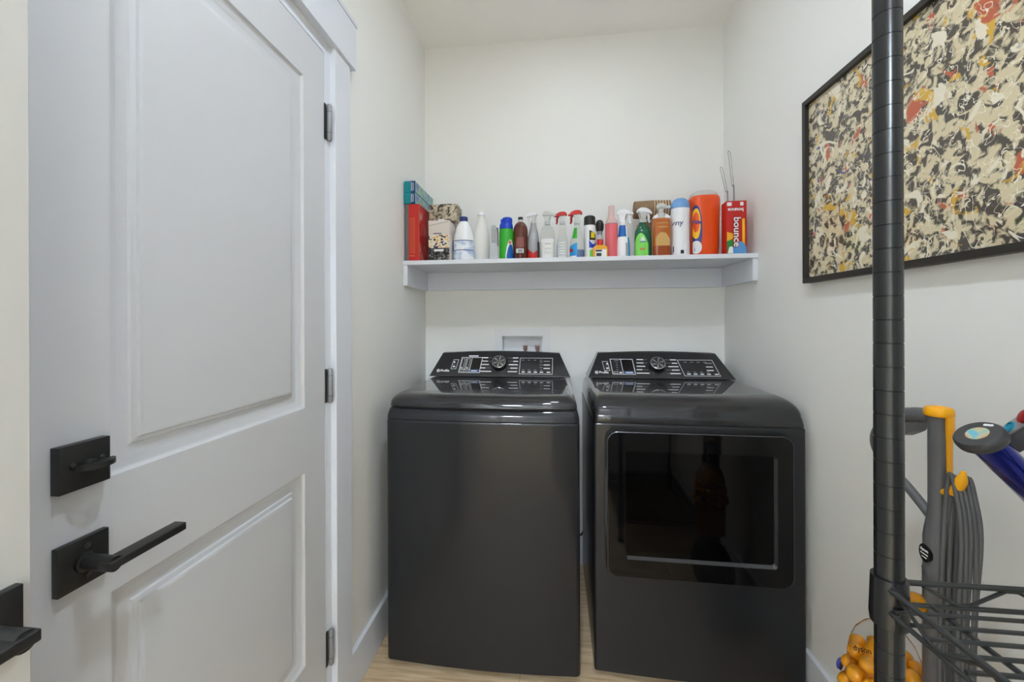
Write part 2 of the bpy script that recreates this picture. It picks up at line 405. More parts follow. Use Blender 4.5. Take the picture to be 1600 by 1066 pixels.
# deadbolt
def deadbolt(parent, yc, zc, fx):
    b = B(); box(b, fx, fx + .014, yc - .0325, yc + .0325, zc - .0325, zc + .0325, 0.0012, 2); d = obj('deadbolt', b, 'black_metal', parent, 40)
    b = B(); axis_lathe(b, [(0, 0), (.0085, 0), (.0085, .01), (.0075, .012), (0, .012)], (fx + .014, yc + .002, zc), (1, 0, 0), 18); obj('turn_hub', b, 'black_metal', d, 40)
    b = B(); poly = []
    for i in range(25):
        a = PI * i / 24; poly.append((0.024 * math.cos(a), 0.010 + 0.018 * math.sin(a)))
    prism(b, poly, (fx + .014, yc + .004, zc - .003), (0, 1, 0), (1, 0, 0), (0, 0, 1), 0, .007); obj('thumb_turn', b, 'black_metal', d, 40)
    for s in (-.017, .021):
        b = B(); axis_lathe(b, [(0, 0), (.004, 0), (.0035, .0025), (0, .003)], (fx + .014, yc + s, zc + .004), (1, 0, 0), 12); obj('screw', b, 'black_edge', d, 40)
deadbolt(door, -1.642, 1.049, fx)
def lever(parent, yc, zc, fx, sgn):
    """square rosette, round neck and flat bar that runs towards sgn * y"""
    b = B(); box(b, fx, fx + .010, yc - .0325, yc + .0325, zc - .0335, zc + .0335, 0.0012, 2); d = obj('lever_rosette', b, 'black_metal', parent, 40)
    b = B(); axis_lathe(b, [(.0135, 0), (.0135, .004), (.0105, .005), (.0105, .050), (0, .050)], (fx + .010, yc, zc), (1, 0, 0), 20); obj('lever_neck', b, 'black_metal', d, 40)
    b = B(); y0, y1 = sorted((yc - sgn * .011, yc + sgn * .110)); box(b, fx + .042, fx + .064, y0, y1, zc - .006, zc + .0065, 0.0022, 3); obj('lever_bar', b, 'black_metal', d, 40)
    for s in (-.021, .021):
        b = B(); axis_lathe(b, [(0, 0), (.0042, 0), (.0038, .0012), (.0012, .0012), (0, .0006)], (fx + .010, yc + .004, zc + s), (1, 0, 0), 14); obj('screw', b, 'black_edge', d, 40)
lever(door, -1.641, 0.910, fx, 1)
# jamb and casing
b = B(); box(b, -0.06, 0.0, DY1 - .0315, DY1 - .0003, 0, DZ - .0287); box(b, -0.06, 0.0, DY0 + .0003, DY0 + .0315, 0, DZ - .0287); box(b, -0.06, 0, DY0 + .0003, DY1 - .0003, DZ - .0285, DZ - .0003)
box(b, -0.058, -0.037, DY0 + .033, DY1 - .033, 0, DZ - .030)
struct('trim_1', b, 'trim', 'white door jamb around the closed panelled door', 'trim')
b = B(); box(b, 0, 0.018, DY1 + .0005, -0.8676, 0, DZ + .006, .001, 1); struct('trim_2', b, 'trim', 'flat white door casing next to the three hinges', 'trim')
b = B(); box(b, 0, 0.018, DY0 - .095, DY0 - .0005, 0, DZ + .006, .001, 1); struct('trim_3', b, 'trim', 'flat white door casing on the lever side of the door', 'trim')
b = B(); box(b, 0, 0.027, DY0 - .12, -0.8424, DZ + .006, DZ + .15, .001, 1); box(b, 0, 0.030, DY0 - .124, -0.838, DZ + .15, DZ + .165, .001, 1)
struct('trim_4', b, 'trim', 'wide flat white head casing above the closed door', 'trim')

# second door, standing open at the left edge of the view
X2 = 0.10
b = B(); box(b, X2 - .035, X2, -2.52, -1.763, 0.012, 2.05, .001, 1)
d2 = struct('door_2', b, 'door_warm', 'cream door standing open at the left edge with black lever', 'door')
lever(d2, -1.8085, 0.9385, X2, -1)
b = B(); box(b, X2 - .030, X2 - .005, -1.7632, -1.7618, 0.91, 0.967); obj('latch_plate', b, 'black_metal', d2, 0)

# ------------------------------------------------------------------ ceiling downlights
def downlight(x, y, label, mat, name='ceiling_downlight', r=.041):
    t = thing(name, label, 'light', (x, y, H))
    b = B(); lathe(b, [(r + .016, 0), (r + .016, -.003), (r + .004, -.008), (r, -.006), (r, 0)], seg=32); obj('trim_ring', b, 'plastic_white', t, 40)
    b = B(); lathe(b, [(0, -.0005), (r, -.0005), (r, -.006), (0, -.006)], seg=32); obj('lens', b, mat, t, 40)
downlight(0.80, -0.65, 'round recessed ceiling light above the front of the washer and dryer', 'lens_a')
downlight(0.80, -1.75, 'round recessed ceiling light above the floor near the closed door', 'lens_b')
downlight(0.35, -4.5, 'unseen round fill light added in the hall behind the open doorway', 'hall_fill_lens', r=.20)  # added out of view to fill the room through the doorway

# ================================================================== SHELF
SD, ST, CT = 0.339, 1.5305, 0.0196
t = thing('wall_shelf', 'white wall shelf full of cleaning products above the machines', 'shelf', (W / 2, 0, ST))
b = B(); box(b, -W / 2 + .0005, W / 2 - .0005, -SD, -.0005, -.019, 0, .0008, 1); obj('shelf_board', b, 'trim', t, 0)
zb = -.019 - .0948
b = B(); box(b, -W / 2 + .0005, W / 2 - .0005, -CT, -.0005, zb, -.0195, .0006, 1); obj('back_cleat', b, 'trim', t, 0)
for s in (-1, 1):
    b = B(); x0, x1 = sorted((s * (W / 2 - .0005), s * (W / 2 - CT))); box(b, x0, x1, -SD + .005, -CT - .0005, zb, -.0195, .0006, 1); obj('side_cleat', b, 'trim', t, 0)

# ================================================================== WASHER OUTLET BOX
t = thing('outlet_box', 'white recessed water outlet box in the wall behind the washer', 'outlet box', (0.5237, 0, 1.09))
ox0, ox1, oz0, oz1 = OX0 - .5237, OX1 - .5237, OZ0 - 1.09, OZ1 - 1.09
b = B(); fw = .0385
for (x0, x1, z0, z1) in ((ox0 - fw, ox0, oz0 - fw, oz1 + fw), (ox1, ox1 + fw, oz0 - fw, oz1 + fw), (ox0, ox1, oz1, oz1 + fw), (ox0, ox1, oz0 - fw, oz0)):
    box(b, x0, x1, -.006, 0, z0, z1)
obj('face_frame', b, 'plastic_white', t, 0)
b = B()
for a in ((ox0, ox1, .07, .074, oz0, oz1), (ox0, ox0 + .003, 0, .07, oz0, oz1), (ox1 - .003, ox1, 0, .07, oz0, oz1), (ox0, ox1, 0, .07, oz1 - .003, oz1), (ox0, ox1, 0, .07, oz0, oz0 + .003)): box(b, *a)
obj('recess', b, 'plastic_white', t, 0)
b = B(); box(b, ox0 + .004, ox1 - .004, .01, .069, oz0 + .003, -.002); obj('valve_ledge', b, 'plastic_white', t, 0)
for x in (0.537, 0.601):
    b = B(); lathe(b, [(0, -.002), (.008, -.002), (.008, .008), (.011, .009), (.011, .022), (.008, .025), (0, .025)], (x - .5237, .03, 0), 14); v_ = obj('valve', b, 'copper', t, 40)
    b = B(); box(b, x - .5237 - .013, x - .5237 + .013, .024, .036, .025, .031, .001, 1); obj('valve_handle', b, 'copper', v_, 40)

# ================================================================== WASHER AND DRYER
def outline(hw, depth, bow, rc, inset=0.0, n=7, nf=16, front=0.0):
    """plan of a cabinet: bowed front, rounded front corners; y = 0 is the front edge line"""
    hw -= inset; pts = []
    yb = depth - inset; yf = front + inset
    rc = max(rc, 0.003)
    for i in range(n + 1):
        a = PI + PI / 2 * i / n; pts.append((-hw + rc + rc * math.cos(a), yf + rc + rc * math.sin(a)))
    for i in range(1, nf):
        x = -hw + rc + (2 * hw - 2 * rc) * i / nf; pts.append((x, yf))
    for i in range(n + 1):
        a = 1.5 * PI + PI / 2 * i / n; pts.append((hw - rc + rc * math.cos(a), yf + rc + rc * math.sin(a)))
    pts += [(hw, yb), (-hw, yb)]
    out = []
    for x, y_ in pts:
        k = max(0.0, 1 - (x / hw) ** 2) if hw > 0 else 0
        fade = max(0.0, 1 - (y_ - yf) / 0.05)
        out.append((x, y_ - bow * k * fade))
    return out
def stack(bm, hw, depth, bow, rc, levels, cap0=True, cap1=True):
    """levels: (z, inset, front)"""
    return loops(bm, [[(x, y_, z) for x, y_ in outline(hw, depth, bow, rc + ins * 0.3, ins, front=fr)] for z, ins, fr in levels], cap0, cap1)

def console(t, hwb, hwt, yb, yt, z0, z1, arch, yback):
    """wedge control panel; returns its face frame (origin, u, v, n, length)"""
    b = B(); nn = 16; ls = []
    for k, (f, ins) in enumerate(((0, 0), (0.05, 0), (0.93, 0), (0.98, .002), (1.0, .007))):
        hw = hwb + (hwt - hwb) * (f ** 0.9); yy = yb + (yt - yb) * f; row_ = []
        for i in range(nn + 1):
            x = -hw + 2 * hw * i / nn; zz = z0 + (z1 - z0) * f + arch * f * (1 - (x / hw) ** 2)
            row_.append((x, yy + ins, zz))
        zt = z0 + (z1 - z0) * f
        row_ += [(hw, yback, zt), (-hw, yback, zt)]
        ls.append(row_)
    loops(b, ls); o = obj('console', b, 'console', t, 30)
    bo = Vector((0, yb, z0)); to = Vector((0, yt, z1 + arch)); v = (to - bo); L = v.length; v.normalize(); u = Vector((1, 0, 0)); n = u.cross(v)
    b = B(); prism(b, [(-hwb + .004, .001), (hwb - .004, .001), (hwb - .006, .005), (-hwb + .006, .005)], bo, u, v, n, -.001, .0012); obj('console_trim', b, 'door_edge', o, 0)
    return o, bo, u, v, n, L
def frame_strip(bm, fr, x0, x1, y0, y1, wd, sk=0.0, lift=.0004, th=.0005):
    o, u, v, n = fr
    def q(a, b_): return (a + sk * (b_ - y0), b_)
    for A in (((x0, y0), (x1, y0), (x1, y0 + wd), (x0, y0 + wd)), ((x0, y1 - wd), (x1, y1 - wd), (x1, y1), (x0, y1)),
              ((x0, y0 + wd), (x0 + wd, y0 + wd), (x0 + wd, y1 - wd), (x0, y1 - wd)), ((x1 - wd, y0 + wd), (x1, y0 + wd), (x1, y1 - wd), (x1 - wd, y1 - wd))):
        prism(bm, [q(*p) for p in A], o, u, v, n, lift, lift + th)
def quad(bm, fr, x0, x1, y0, y1, sk=0.0, lift=.0004, th=.0005, yref=None):
    o, u, v, n = fr; yr = y0 if yref is None else yref
    prism(bm, [(x0 + sk * (y0 - yr), y0), (x1 + sk * (y0 - yr), y0), (x1 + sk * (y1 - yr), y1), (x0 + sk * (y1 - yr), y1)], o, u, v, n, lift, lift + th)
def knob(con, fr, a, b_):
    o, u, v, n = fr; c = o + u * a + v * b_
    b = B(); axis_lathe(b, [(.037, 0), (.037, .010), (.034, .014), (.033, .026), (.0, .026)], c, n, 32); k = obj('knob', b, 'knob_black', con, 40)
    b = B(); axis_lathe(b, [(.033, .0255), (.033, .029), (.0305, .0305), (.0295, .029), (.0295, .0255)], c, n, 32); obj('knob_ring', b, 'chrome', k, 40)
    b = B(); axis_lathe(b, [(0, .0262), (.0295, .0262), (.0295, .028), (.012, .0292), (0, .0285)], c, n, 32); obj('knob_cap', b, 'knob_face', k, 40)
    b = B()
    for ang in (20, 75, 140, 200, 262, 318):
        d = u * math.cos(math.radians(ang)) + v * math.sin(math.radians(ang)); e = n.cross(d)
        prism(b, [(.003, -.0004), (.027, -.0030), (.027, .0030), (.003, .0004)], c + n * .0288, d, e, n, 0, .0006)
    obj('knob_sheen_wedges', b, 'chrome', k, 0)  # radial highlights of the knob face, built in as chrome wedges
def console_print(con, fr, sx, dryer=False):
    """graphics printed on the control panel; coordinates in metres from the panel's bottom centre"""
    o, u, v, n = fr
    P = lambda px: px * sx
    V = lambda t_: t_
    k = .0215
    # logo and name
    lx = -.301 if not dryer else -.285
    b = B(); axis_lathe(b, [(0, .0003), (.0082, .0003), (.0082, .0008), (0, .0008)], o + u * lx + v * .030, n, 20); obj('logo_disc', b, 'ink_white', con, 0)
    b = B(); axis_lathe(b, [(.0062, .0008), (.0062, .0011), (.0050, .0011), (.0050, .0008)], o + u * lx + v * .030, n, 20); obj('logo_ring', b, 'ink_grey', con, 0)
    obj('lettering', text_bm('Profile', .0165, o + u * (lx + .0115) + v * .030, u, v, n, align='LEFT', bold=.0004), 'ink_white', con, 0)
    sk = .18 if not dryer else -.16
    b = B(); g_ = B()
    # power box
    px = -.240 if not dryer else -.248
    frame_strip(b, fr, px, px + .026, .040, .092, .0016, sk)
    quad(b, fr, px + .011, px + .018, .074, .082, 0); quad(b, fr, px + .009, px + .020, .050, .057, 0); quad(g_, fr, px + .006, px + .022, .066, .067, 0)
    # display group
    if not dryer:
        x0, x1 = -.200, -.095
        frame_strip(b, fr, x0, x1, .020, .106, .0024, sk * .6)
        for xd in (-.174, -.147): quad(b, fr, xd - .001, xd + .001, .022, .104, sk * .6, yref=.020)
        quad(b, fr, x0, -.147, .037, .0395, sk * .6, yref=.020)
        quad(b, fr, -.166 + .01, -.118 + .01, .110, .116)
        for xd in (-.193, -.166): frame_strip(b, fr, xd, xd + .014, .044, .098, .0012, sk * .6); quad(b, fr, xd + .004, xd + .009, .044, .050)
        for xd in (-.193, -.166): quad(g_, fr, xd - .002, xd + .015, .026, .031)
        s0, s1 = -.144, -.099
    else:
        x0, x1 = -.212, -.106
        frame_strip(b, fr, x0, x1, .020, .106, .0024, sk * .5)
        quad(b, fr, -.163, -.161, .022, .104, sk * .5, yref=.020)
        for i in range(5): quad(g_, fr, -.192 - (.006 if i == 0 else 0), -.184 + (.006 if i == 0 else 0), .044 + (4 - i) * .0125, .047 + (4 - i) * .0125)
        frame_strip(b, fr, -.206, -.186, .025, .036, .0015); quad(b, fr, -.180, -.168, .026, .034)
        s0, s1 = -.158, -.110
    c_ = B(); quad(c_, fr, s0, s1, .040, .101, sk * .5, yref=.020); obj('screen', c_, 'screen_dark', con, 0)
    c_ = B(); quad(c_, fr, s0, s1 - .002, .023, .038, sk * .5, yref=.020); obj('screen_strip', c_, 'screen_blue', con, 0)
    quad(b, fr, s0 + .007, s1 - .009, .028, .0325, lift=.0011)
    # cycle list left and right of the knob: unreadable small print
    kx = .0 if not dryer else -.006
    for i, (wl, gap) in enumerate(((.030, .0), (.032, .0), (.040, .0), (.026, .0), (.058, .0))):
        yy = .026 + (4 - i) * .0188
        xl = kx - .088 - i * .002
        quad(b, fr, xl, xl + wl, yy, yy + .0048); quad(g_, fr, xl + wl + .004, kx - .040 - (0.008 if i == 2 else 0), yy + .0018, yy + .0032)
    for i, wl in enumerate((.028, .024, .044, .034, .046)):
        yy = .026 + (4 - i) * .0188; xr = kx + .092 + (i * .002 if dryer else -i * .001)
        quad(b, fr, xr - wl, xr, yy, yy + .0048); quad(g_, fr, kx + .040, xr - wl - .003, yy + .0018, yy + .0032)
    # option grid
    if not dryer: x0, x1, q = .098, .257, -.0
    else: x0, x1, q = .110, .266, -.22
    frame_strip(b, fr, x0, x1, .016, .104, .0017, q if dryer else .03)
    for i in range(5):
        xx = x0 + .012 + i * (.029 if i < 4 else .030)
        quad(b, fr, xx, xx + .016, .024, .0295); 
        if i < 4: quad(g_, fr, xx + .001, xx + .013, .036, .039); quad(g_, fr, xx - .004 * (1 if dryer else 0), xx + .010, .090, .093)
    for i, yy in enumerate((.045, .064, .084)):
        quad(b if i < 2 else g_, fr, x1 - .042 - (.012 if dryer else 0), x1 - .012 - (.012 if dryer else 0), yy, yy + .0045)
    if not dryer:
        for i, yy in enumerate((.050, .065, .080)): quad(g_, fr, x0 + .098, x0 + .112, yy, yy + .003)
    obj('printed_marks', b, 'ink_white', con, 0, kind='stuff'); obj('printed_lines', g_, 'ink_grey', con, 0, kind='stuff')
    knob(con, fr, kx, .068)

def feet(t, hw, depth):
    for x in (-hw + .06, hw - .06):
        for y_ in (.06, depth - .06):
            b = B(); lathe(b, [(0, 0), (.022, 0), (.022, .008), (.012, .010), (.012, .0195), (0, .0195)], (x, y_, 0), 16); obj('foot', b, 'rubber', t, 40)

# ---- washer
HW, DEP = 0.3485, 0.665
wash = thing('washing_machine', 'dark grey top-load washing machine with flat plain front', 'washer', (0.4220, -0.7195, 0))
b = B(); stack(b, HW, DEP, .014, .018, [(.0195, .006, .0), (.024, 0, 0), (.030, 0, 0), (.885, 0, 0), (.890, 0, 0), (.8945, .002, .0)]); obj('cabinet', b, 'cabinet', wash, 35)
b = B(); stack(b, HW - .003, DEP, .013, .018, [(.8943, 0, .003), (.8975, 0, .003)]); obj('seam_gap', b, 'seam', wash, 35)
b = B(); stack(b, HW, DEP, .013, .020, [(.8972, .001, 0), (.899, 0, 0), (.915, .0015, .001), (.930, .005, .004), (.9385, .009, .008)]); obj('top_band', b, 'cabinet', wash, 35)
b = B(); stack(b, HW - .012, DEP - .1, .012, .02, [(.9383, 0, .014), (.9425, 0, .014)]); obj('lid_gap', b, 'seam', wash, 35)
lv = [(.9420, .009, .006), (.9435, .007, .003)]
for i in range(8):
    a = PI / 2 * i / 7; lv.append((.952 + .030 * math.sin(a), .008 + .026 * (1 - math.cos(a)), .004 + .042 * (1 - math.cos(a))))
lv.append((lv[-1][0], lv[-1][1] + .008, lv[-1][2] + .010)); lv.append((lv[-1][0], lv[-1][1] + .008, lv[-1][2] + .010))
b = B(); stack(b, HW, DEP, .013, .022, lv); lid = obj('lid', b, 'cabinet_top', wash, 50)
# finger lip that sweeps across the front of the lid
b = B(); rows = []
for i in range(81):
    f = i / 80; x = -.315 + .60 * f
    bump = math.exp(-((f - .46) / .20) ** 2); bw = .013 * (1 - (x / HW) ** 2)
    env = math.sin(PI * f) ** .5; z0_ = .9440; wd = (.0025 + .0150 * bump) * env; y0_ = .0075 - bw - .006 * env
    rows.append([(x, y0_ + .012, z0_), (x, y0_, z0_ + .0008), (x, y0_ + .0035 * bump, z0_ + wd), (x, y0_ + .016, z0_ + wd + .0025 * bump)])
loops(b, rows); obj('lid_lip', b, 'cabinet_top', lid, 35)
con, bo, u, v, n, L = console(wash, .343, .293, .520, .600, .984, 1.093, .010, .655)
console_print(con, (bo, u, v, n), 1)
feet(wash, HW, DEP)

# ---- dryer
DH, DD = 0.344, 0.655
dry = thing('clothes_dryer', 'dark grey clothes dryer with black glass door', 'dryer', (1.1650, -0.6870, 0), math.radians(-0.8))
b = B(); stack(b, DH, DD, .010, .010, [(.0195, .004, 0), (.023, 0, 0), (.029, 0, 0), (.883, 0, 0), (.888, 0, 0), (.892, .002, 0)]); obj('cabinet', b, 'cabinet', dry, 35)
b = B(); stack(b, DH - .003, DD, .008, .010, [(.8918, 0, .003), (.8955, 0, .003)]); obj('seam_gap', b, 'seam', dry, 35)
lv = [(.8952, .001, 0), (.897, 0, 0), (.922, .003, .002)]
for i in range(9):
    a = PI / 2 * i / 8; lv.append((.926 + .056 * math.sin(a), .004 + .034 * (1 - math.cos(a)), .004 + .070 * (1 - math.cos(a))))
lv.append((lv[-1][0], lv[-1][1] + .008, lv[-1][2] + .010)); lv.append((lv[-1][0], lv[-1][1] + .008, lv[-1][2] + .010))
b = B(); stack(b, DH, DD, .010, .016, lv); obj('top_panel', b, 'cabinet_top', dry, 50)
con, bo, u, v, n, L = console(dry, .327, .272, .490, .585, .984, 1.095, .009, .645)
console_print(con, (bo, u, v, n), 1, True)
feet(dry, DH, DD)
# door of the dryer: outer panel, window recess, sill
dx0, dx1, dz0, dz1 = 0.8640 - 1.165, 1.4590 - 1.165, .371, .870
yo = -.0075
b = B(); prism(b, rrect(dx0 - .0065, dx1 + .0065, dz0 - .004, dz1 + .010, .042, 8), (0, 0, 0), (1, 0, 0), (0, 0, 1), (0, -1, 0), .004, .0090); ga = obj('door_gasket', b, 'seam', dry, 40)
def ring(bm, A, Bp, y0, y1):
    n_ = len(A); va = [[bm.verts.new((x, y_, z)) for x, z in q] for q, y_ in ((A, y0), (Bp, y1))]
    for i in range(n_): j = (i + 1) % n_; bm.faces.new((va[0][i], va[0][j], va[1][j], va[1][i]))
ix0, ix1, iz0, iz1 = 0.925 - 1.165, 1.409 - 1.165, .433, .8035
b = B(); O1 = rrect(dx0, dx1, dz0, dz1, .036, 8); O2 = rrect(dx0 + .0025, dx1 - .0025, dz0 + .0025, dz1 - .0025, .034, 8); I1 = rrect(ix0, ix1, iz0, iz1, .012, 8)
yd = -.024
ring(b, O1, O1, -.008, yd + .002); ring(b, O1, O2, yd + .002, yd); ring(b, O2, I1, yd, yd)
dr = obj('dryer_door', b, 'black_glass', dry, 30)
b = B(); ring(b, O1, O2, yd + .0016, yd - .0004); obj('door_rim', b, 'door_edge', dr, 30)
I2 = rrect(ix0 + .003, ix1 - .006, iz0 + .007, iz1 - .003, .010, 8)
b = B(); ring(b, I1, I2, yd, yd + .012); obj('window_bezel', b, 'door_edge', dr, 30)
b = B(); prism(b, rrect(ix0 + .002, ix1 - .002, iz0 + .002, iz1 - .002, .010, 8), (0, 0, 0), (1, 0, 0), (0, 0, 1), (0, -1, 0), .0095, .0115); obj('window', b, 'window_glass', dr, 30)
b = B(); box(b, dx0 - .0045, dx0 - .001, -.012, -.0085, .52, .73); obj('grip_strip', b, 'door_edge', dr, 0)

# ---- flex behind the machines
b = B(); tube(b, [(.785, -.018, .62), (.786, -.018, .42), (.790, -.019, .22), (.800, -.021, .162), (.830, -.021, .165), (.858, -.019, .26)], .005, 8, 8)
tag(obj('power_cord', b, 'rubber'), 'black power cord looped in the gap between washer and dryer', 'cord')

# ================================================================== PICTURE
pz0, pz1, py1, py0 = 1.373, 1.972, -0.683, -1.585
t = thing('framed_picture', 'large black framed abstract print on the right wall', 'picture', (W, (py0 + py1) / 2, (pz0 + pz1) / 2))
hh, hl = (pz1 - pz0) / 2, (py1 - py0) / 2; fw = .017
for (y0, y1, z0, z1) in ((-hl, hl, -hh, -hh + fw), (-hl, hl, hh - fw, hh), (-hl, -hl + fw, -hh + fw, hh - fw), (hl - fw, hl, -hh + fw, hh - fw)):
    b = B(); box(b, -.026, -.001, y0, y1, z0, z1, .0008, 1); obj('frame_bar', b, 'frame_black', t, 0)
b = B(); box(b, -.014, -.002, -hl + fw, hl - fw, -hh + fw, hh - fw); obj('art_print', b, 'art_print', t, 0)

# ================================================================== WIRE RACK
RX0, RX1, RY1, RY0 = 1.037, 1.494, -1.660, -2.42
rack = thing('wire_rack', 'black wire shelving rack with a grooved post in the foreground', 'rack', (RX0, RY1, 0))
LX, LY = RX1 - RX0, RY1 - RY0
prof = [(0, .0), (.0127, .0)]; z = .0254 * .5
gz = .0254; z = .02
while z < 1.83:
    prof += [(.0127, z - .0007), (.0121, z - .0003), (.0121, z + .0003), (.0127, z + .0007)]; z += gz
prof += [(.0127, 1.83), (0, 1.83)]
b = B(); lathe(b, prof, (0, 0, .012), 24)
post0 = obj('post', b, 'rack_black', rack, 50)
b = B(); lathe(b, [(0, 0), (.018, 0), (.018, .006), (.0135, .010), (.0135, .02), (.0128, .02)], (0, 0, 0), 18); cap0 = obj('levelling_foot', b, 'rubber', post0, 40)
for x, y_ in ((LX, 0), (0, -LY), (LX, -LY)):
    p = post0.copy(); C.objects.link(p); p.location = (x, y_, 0)
    q = cap0.copy(); C.objects.link(q); q.parent = p
def wire_shelf(zt):
    """corner collars, double edge rods with zigzag truss, deck wires; zt = height of the top edge rod"""
    b = B(); box(b, .01, LX - .01, -LY + .010, -LY + .014, zt - .012, zt - .008); sh = obj('shelf', b, 'rack_wire', rack, 0)
    for x, y_ in ((0, 0), (LX, 0), (0, -LY), (LX, -LY)):
        b = B(); lathe(b, [(.0128, zt + .008), (.0158, zt + .008), (.0172, zt - .034), (.0162, zt - .043), (.0128, zt - .045)], (x, y_, 0), 24); cl = obj('collar', b, 'rack_black', sh, 40)
        b = B()
        for dx_, dy_ in ((-.006, -.016), (.016, .002)):
            for zz in (zt, zt - .024): lathe(b, [(0, -.004), (.004, -.003), (.004, .003), (0, .004)], (x + (dx_ if x == 0 else -dx_), y_ + (dy_ if y_ == 0 else -dy_), zz), 8)
        obj('weld', b, 'rack_black', cl, 40)
    for zz, r in ((zt, .0030), (zt - .024, .0026)):
        for x in (-.008, LX + .008): b = B(); cyl(b, (x, -.012, zz), (x, -LY + .012, zz), r, seg=10); obj('edge_rod', b, 'rack_wire', sh, 40)
        for y_ in (.004, -LY - .004): b = B(); cyl(b, (.012, y_, zz), (LX - .012, y_, zz), r, seg=10); obj('edge_rod', b, 'rack_wire', sh, 40)
    def zig(p0, p1, n_):
        pts = []
        for i in range(n_ + 1):
            f = i / n_; p = Vector(p0).lerp(Vector(p1), f); hi = zt - .003 if i % 2 == 0 else zt - .021
            d = (Vector(p1) - Vector(p0)).normalized() * .006
            pts += [Vector((p.x, p.y, hi)) - d, Vector((p.x, p.y, hi)) + d]
        b = B(); tube(b, pts[1:-1], .0019, 8); obj('truss_wire', b, 'rack_wire', sh, 50)
    zig((-.008, -.02, 0), (-.008, -LY + .02, 0), 16); zig((LX + .008, -.02, 0), (LX + .008, -LY + .02, 0), 16)
    zig((.03, .004, 0), (LX - .02, .004, 0), 9); zig((.03, -LY - .004, 0), (LX - .02, -LY - .004, 0), 9)
    y_ = -.018
    b = B(); cyl(b, (-.008, 0, 0), (LX + .008, 0, 0), .0021, seg=8); w0 = obj('deck_wire', b, 'rack_wire', sh, 40); first = True
    while y_ > -LY + .01:
        o = w0 if first else w0.copy()
        if not first: C.objects.link(o)
        first = False; o.location = (0, y_, zt - .019); y_ -= .0185
    for x in (.043, LX / 2, LX - .043): b = B(); cyl(b, (x, .004, zt - .0135 - .010), (x, -LY - .004, zt - .0135 - .010), .0026, seg=8); obj('support_rod', b, 'rack_wire', sh, 40)
wire_shelf(.964); wire_shelf(.12)

# ================================================================== UPRIGHT VACUUM
VX, VY = 1.412, -1.272
vac = thing('upright_vacuum', 'grey and yellow upright vacuum cleaner behind the wire rack', 'vacuum', (VX, VY, 0))
vp = lambda y_, z, x=0.0: (x, y_ - VY, z)          # point given by its y and height
# ball and cleaner head (below the view)
b = B(); lathe(b, [(.115 * math.sin(PI * i / 12), .118 - .115 * math.cos(PI * i / 12)) for i in range(13)], (-.02, .02, 0), 24, .75, 1); obj('ball', b, 'vac_dark', vac, 60)
b = B(); box(b, -.115, .095, .13, .30, .004, .075, .02, 3); obj('cleaner_head', b, 'vac_dark', vac, 40)
# lower body and tapered shoulder, slim upper column
b = B(); lathe(b, [(0, .20), (.026, .20), (.026, .30), (.0238, .60), (.0238, .765), (.0243, .768), (.0230, .772), (.0230, .83), (.0215, .845), (.0170, .875), (.0160, .89), (.0160, .90), (0, .90)], (0, 0, 0), 28); obj('lower_tube', b, 'vac_grey', vac, 40)
b = B(); lathe(b, [(0, .90), (.0158, .90), (.0158, 1.07), (.012, 1.072), (0, 1.072)], (0, .0, 0), 24); obj('upper_column', b, 'vac_grey', vac, 40)
# oval badge with lettering
bc = Vector((-.0265, .0155, .800)); bn = Vector((-.88, .10, 0)).normalized(); bu = Vector((-bn.y, bn.x, 0)); bu = -bu if bu.y > 0 else bu
bc = Vector((0, 0, .800)) + bn * .0228
bm_ = B(); prism(bm_, [(.014 * math.cos(2 * PI * i / 24), .017 * math.sin(2 * PI * i / 24)) for i in range(24)], bc, bu, (0, 0, 1), bn, -.004, .0012); bd = obj('badge', bm_, 'lbl_black', vac, 30)
obj('lettering', text_bm('dyson', .0085, bc + Vector((0, 0, .006)), bu, (0, 0, 1), bn, lift=.0013), 'ink_white', bd, 0)
b = B(); quad(b, (bc, bu, Vector((0, 0, 1)), bn), -.009, .009, -.003, -.001, lift=.0013); quad(b, (bc, bu, Vector((0, 0, 1)), bn), -.006, .006, -.009, -.0075, lift=.0013); obj('badge_lines', b, 'ink_white', bd, 0)
# loop handle
b = B(); tube(b, [(0, .010, 1.064), (0, .045, 1.058), (0, .085, 1.046), (0, .125, 1.020), (0, .148, .990), (0, .152, .965), (0, .140, .945), (0, .105, .922), (0, .065, .899), (0, .020, .868), (0, .008, .856)], [.012, .0155, .0155, .014, .013, .011, .0095, .009, .009, .009, .008], 14, 8); obj('loop_handle', b, 'vac_grey', vac, 60)
b = B(); prism(b, [(.030, 1.046), (.055, 1.043), (.080, 1.030), (.070, 1.010), (.052, 1.020), (.040, 1.028)], (0, 0, 0), (0, 1, 0), (0, 0, 1), (1, 0, 0), -.010, .010); obj('handle_grip', b, 'vac_grey', vac, 40)
# yellow cap and wand spine
b = B(); lathe(b, [(0, 1.066), (.0195, 1.066), (.0215, 1.069), (.0215, 1.078), (.0185, 1.083), (.011, 1.084), (.010, 1.081), (0, 1.081)], (0, 0, 0), 28); cp = obj('wand_cap', b, 'vac_yellow', vac, 40)
b = B(); rows = []
for z, a0, a1, r_ in ((.932, 296, 312, .0180), (.944, 284, 318, .0186), (.960, 268, 332, .0186), (1.024, 266, 336, .0186), (1.030, 264, 340, .0212), (1.067, 262, 344, .0212)):
    outr = [(r_ * math.cos(math.radians(a0 + (a1 - a0) * k / 8)), r_ * math.sin(math.radians(a0 + (a1 - a0) * k / 8)), z) for k in range(9)]
    inr = [(.0150 * math.cos(math.radians(a1 - (a1 - a0) * k / 8)), .0150 * math.sin(math.radians(a1 - (a1 - a0) * k / 8)), z) for k in range(9)]
    rows.append(outr + inr)
loops(b, rows); obj('wand_spine', b, 'vac_yellow', vac, 30)
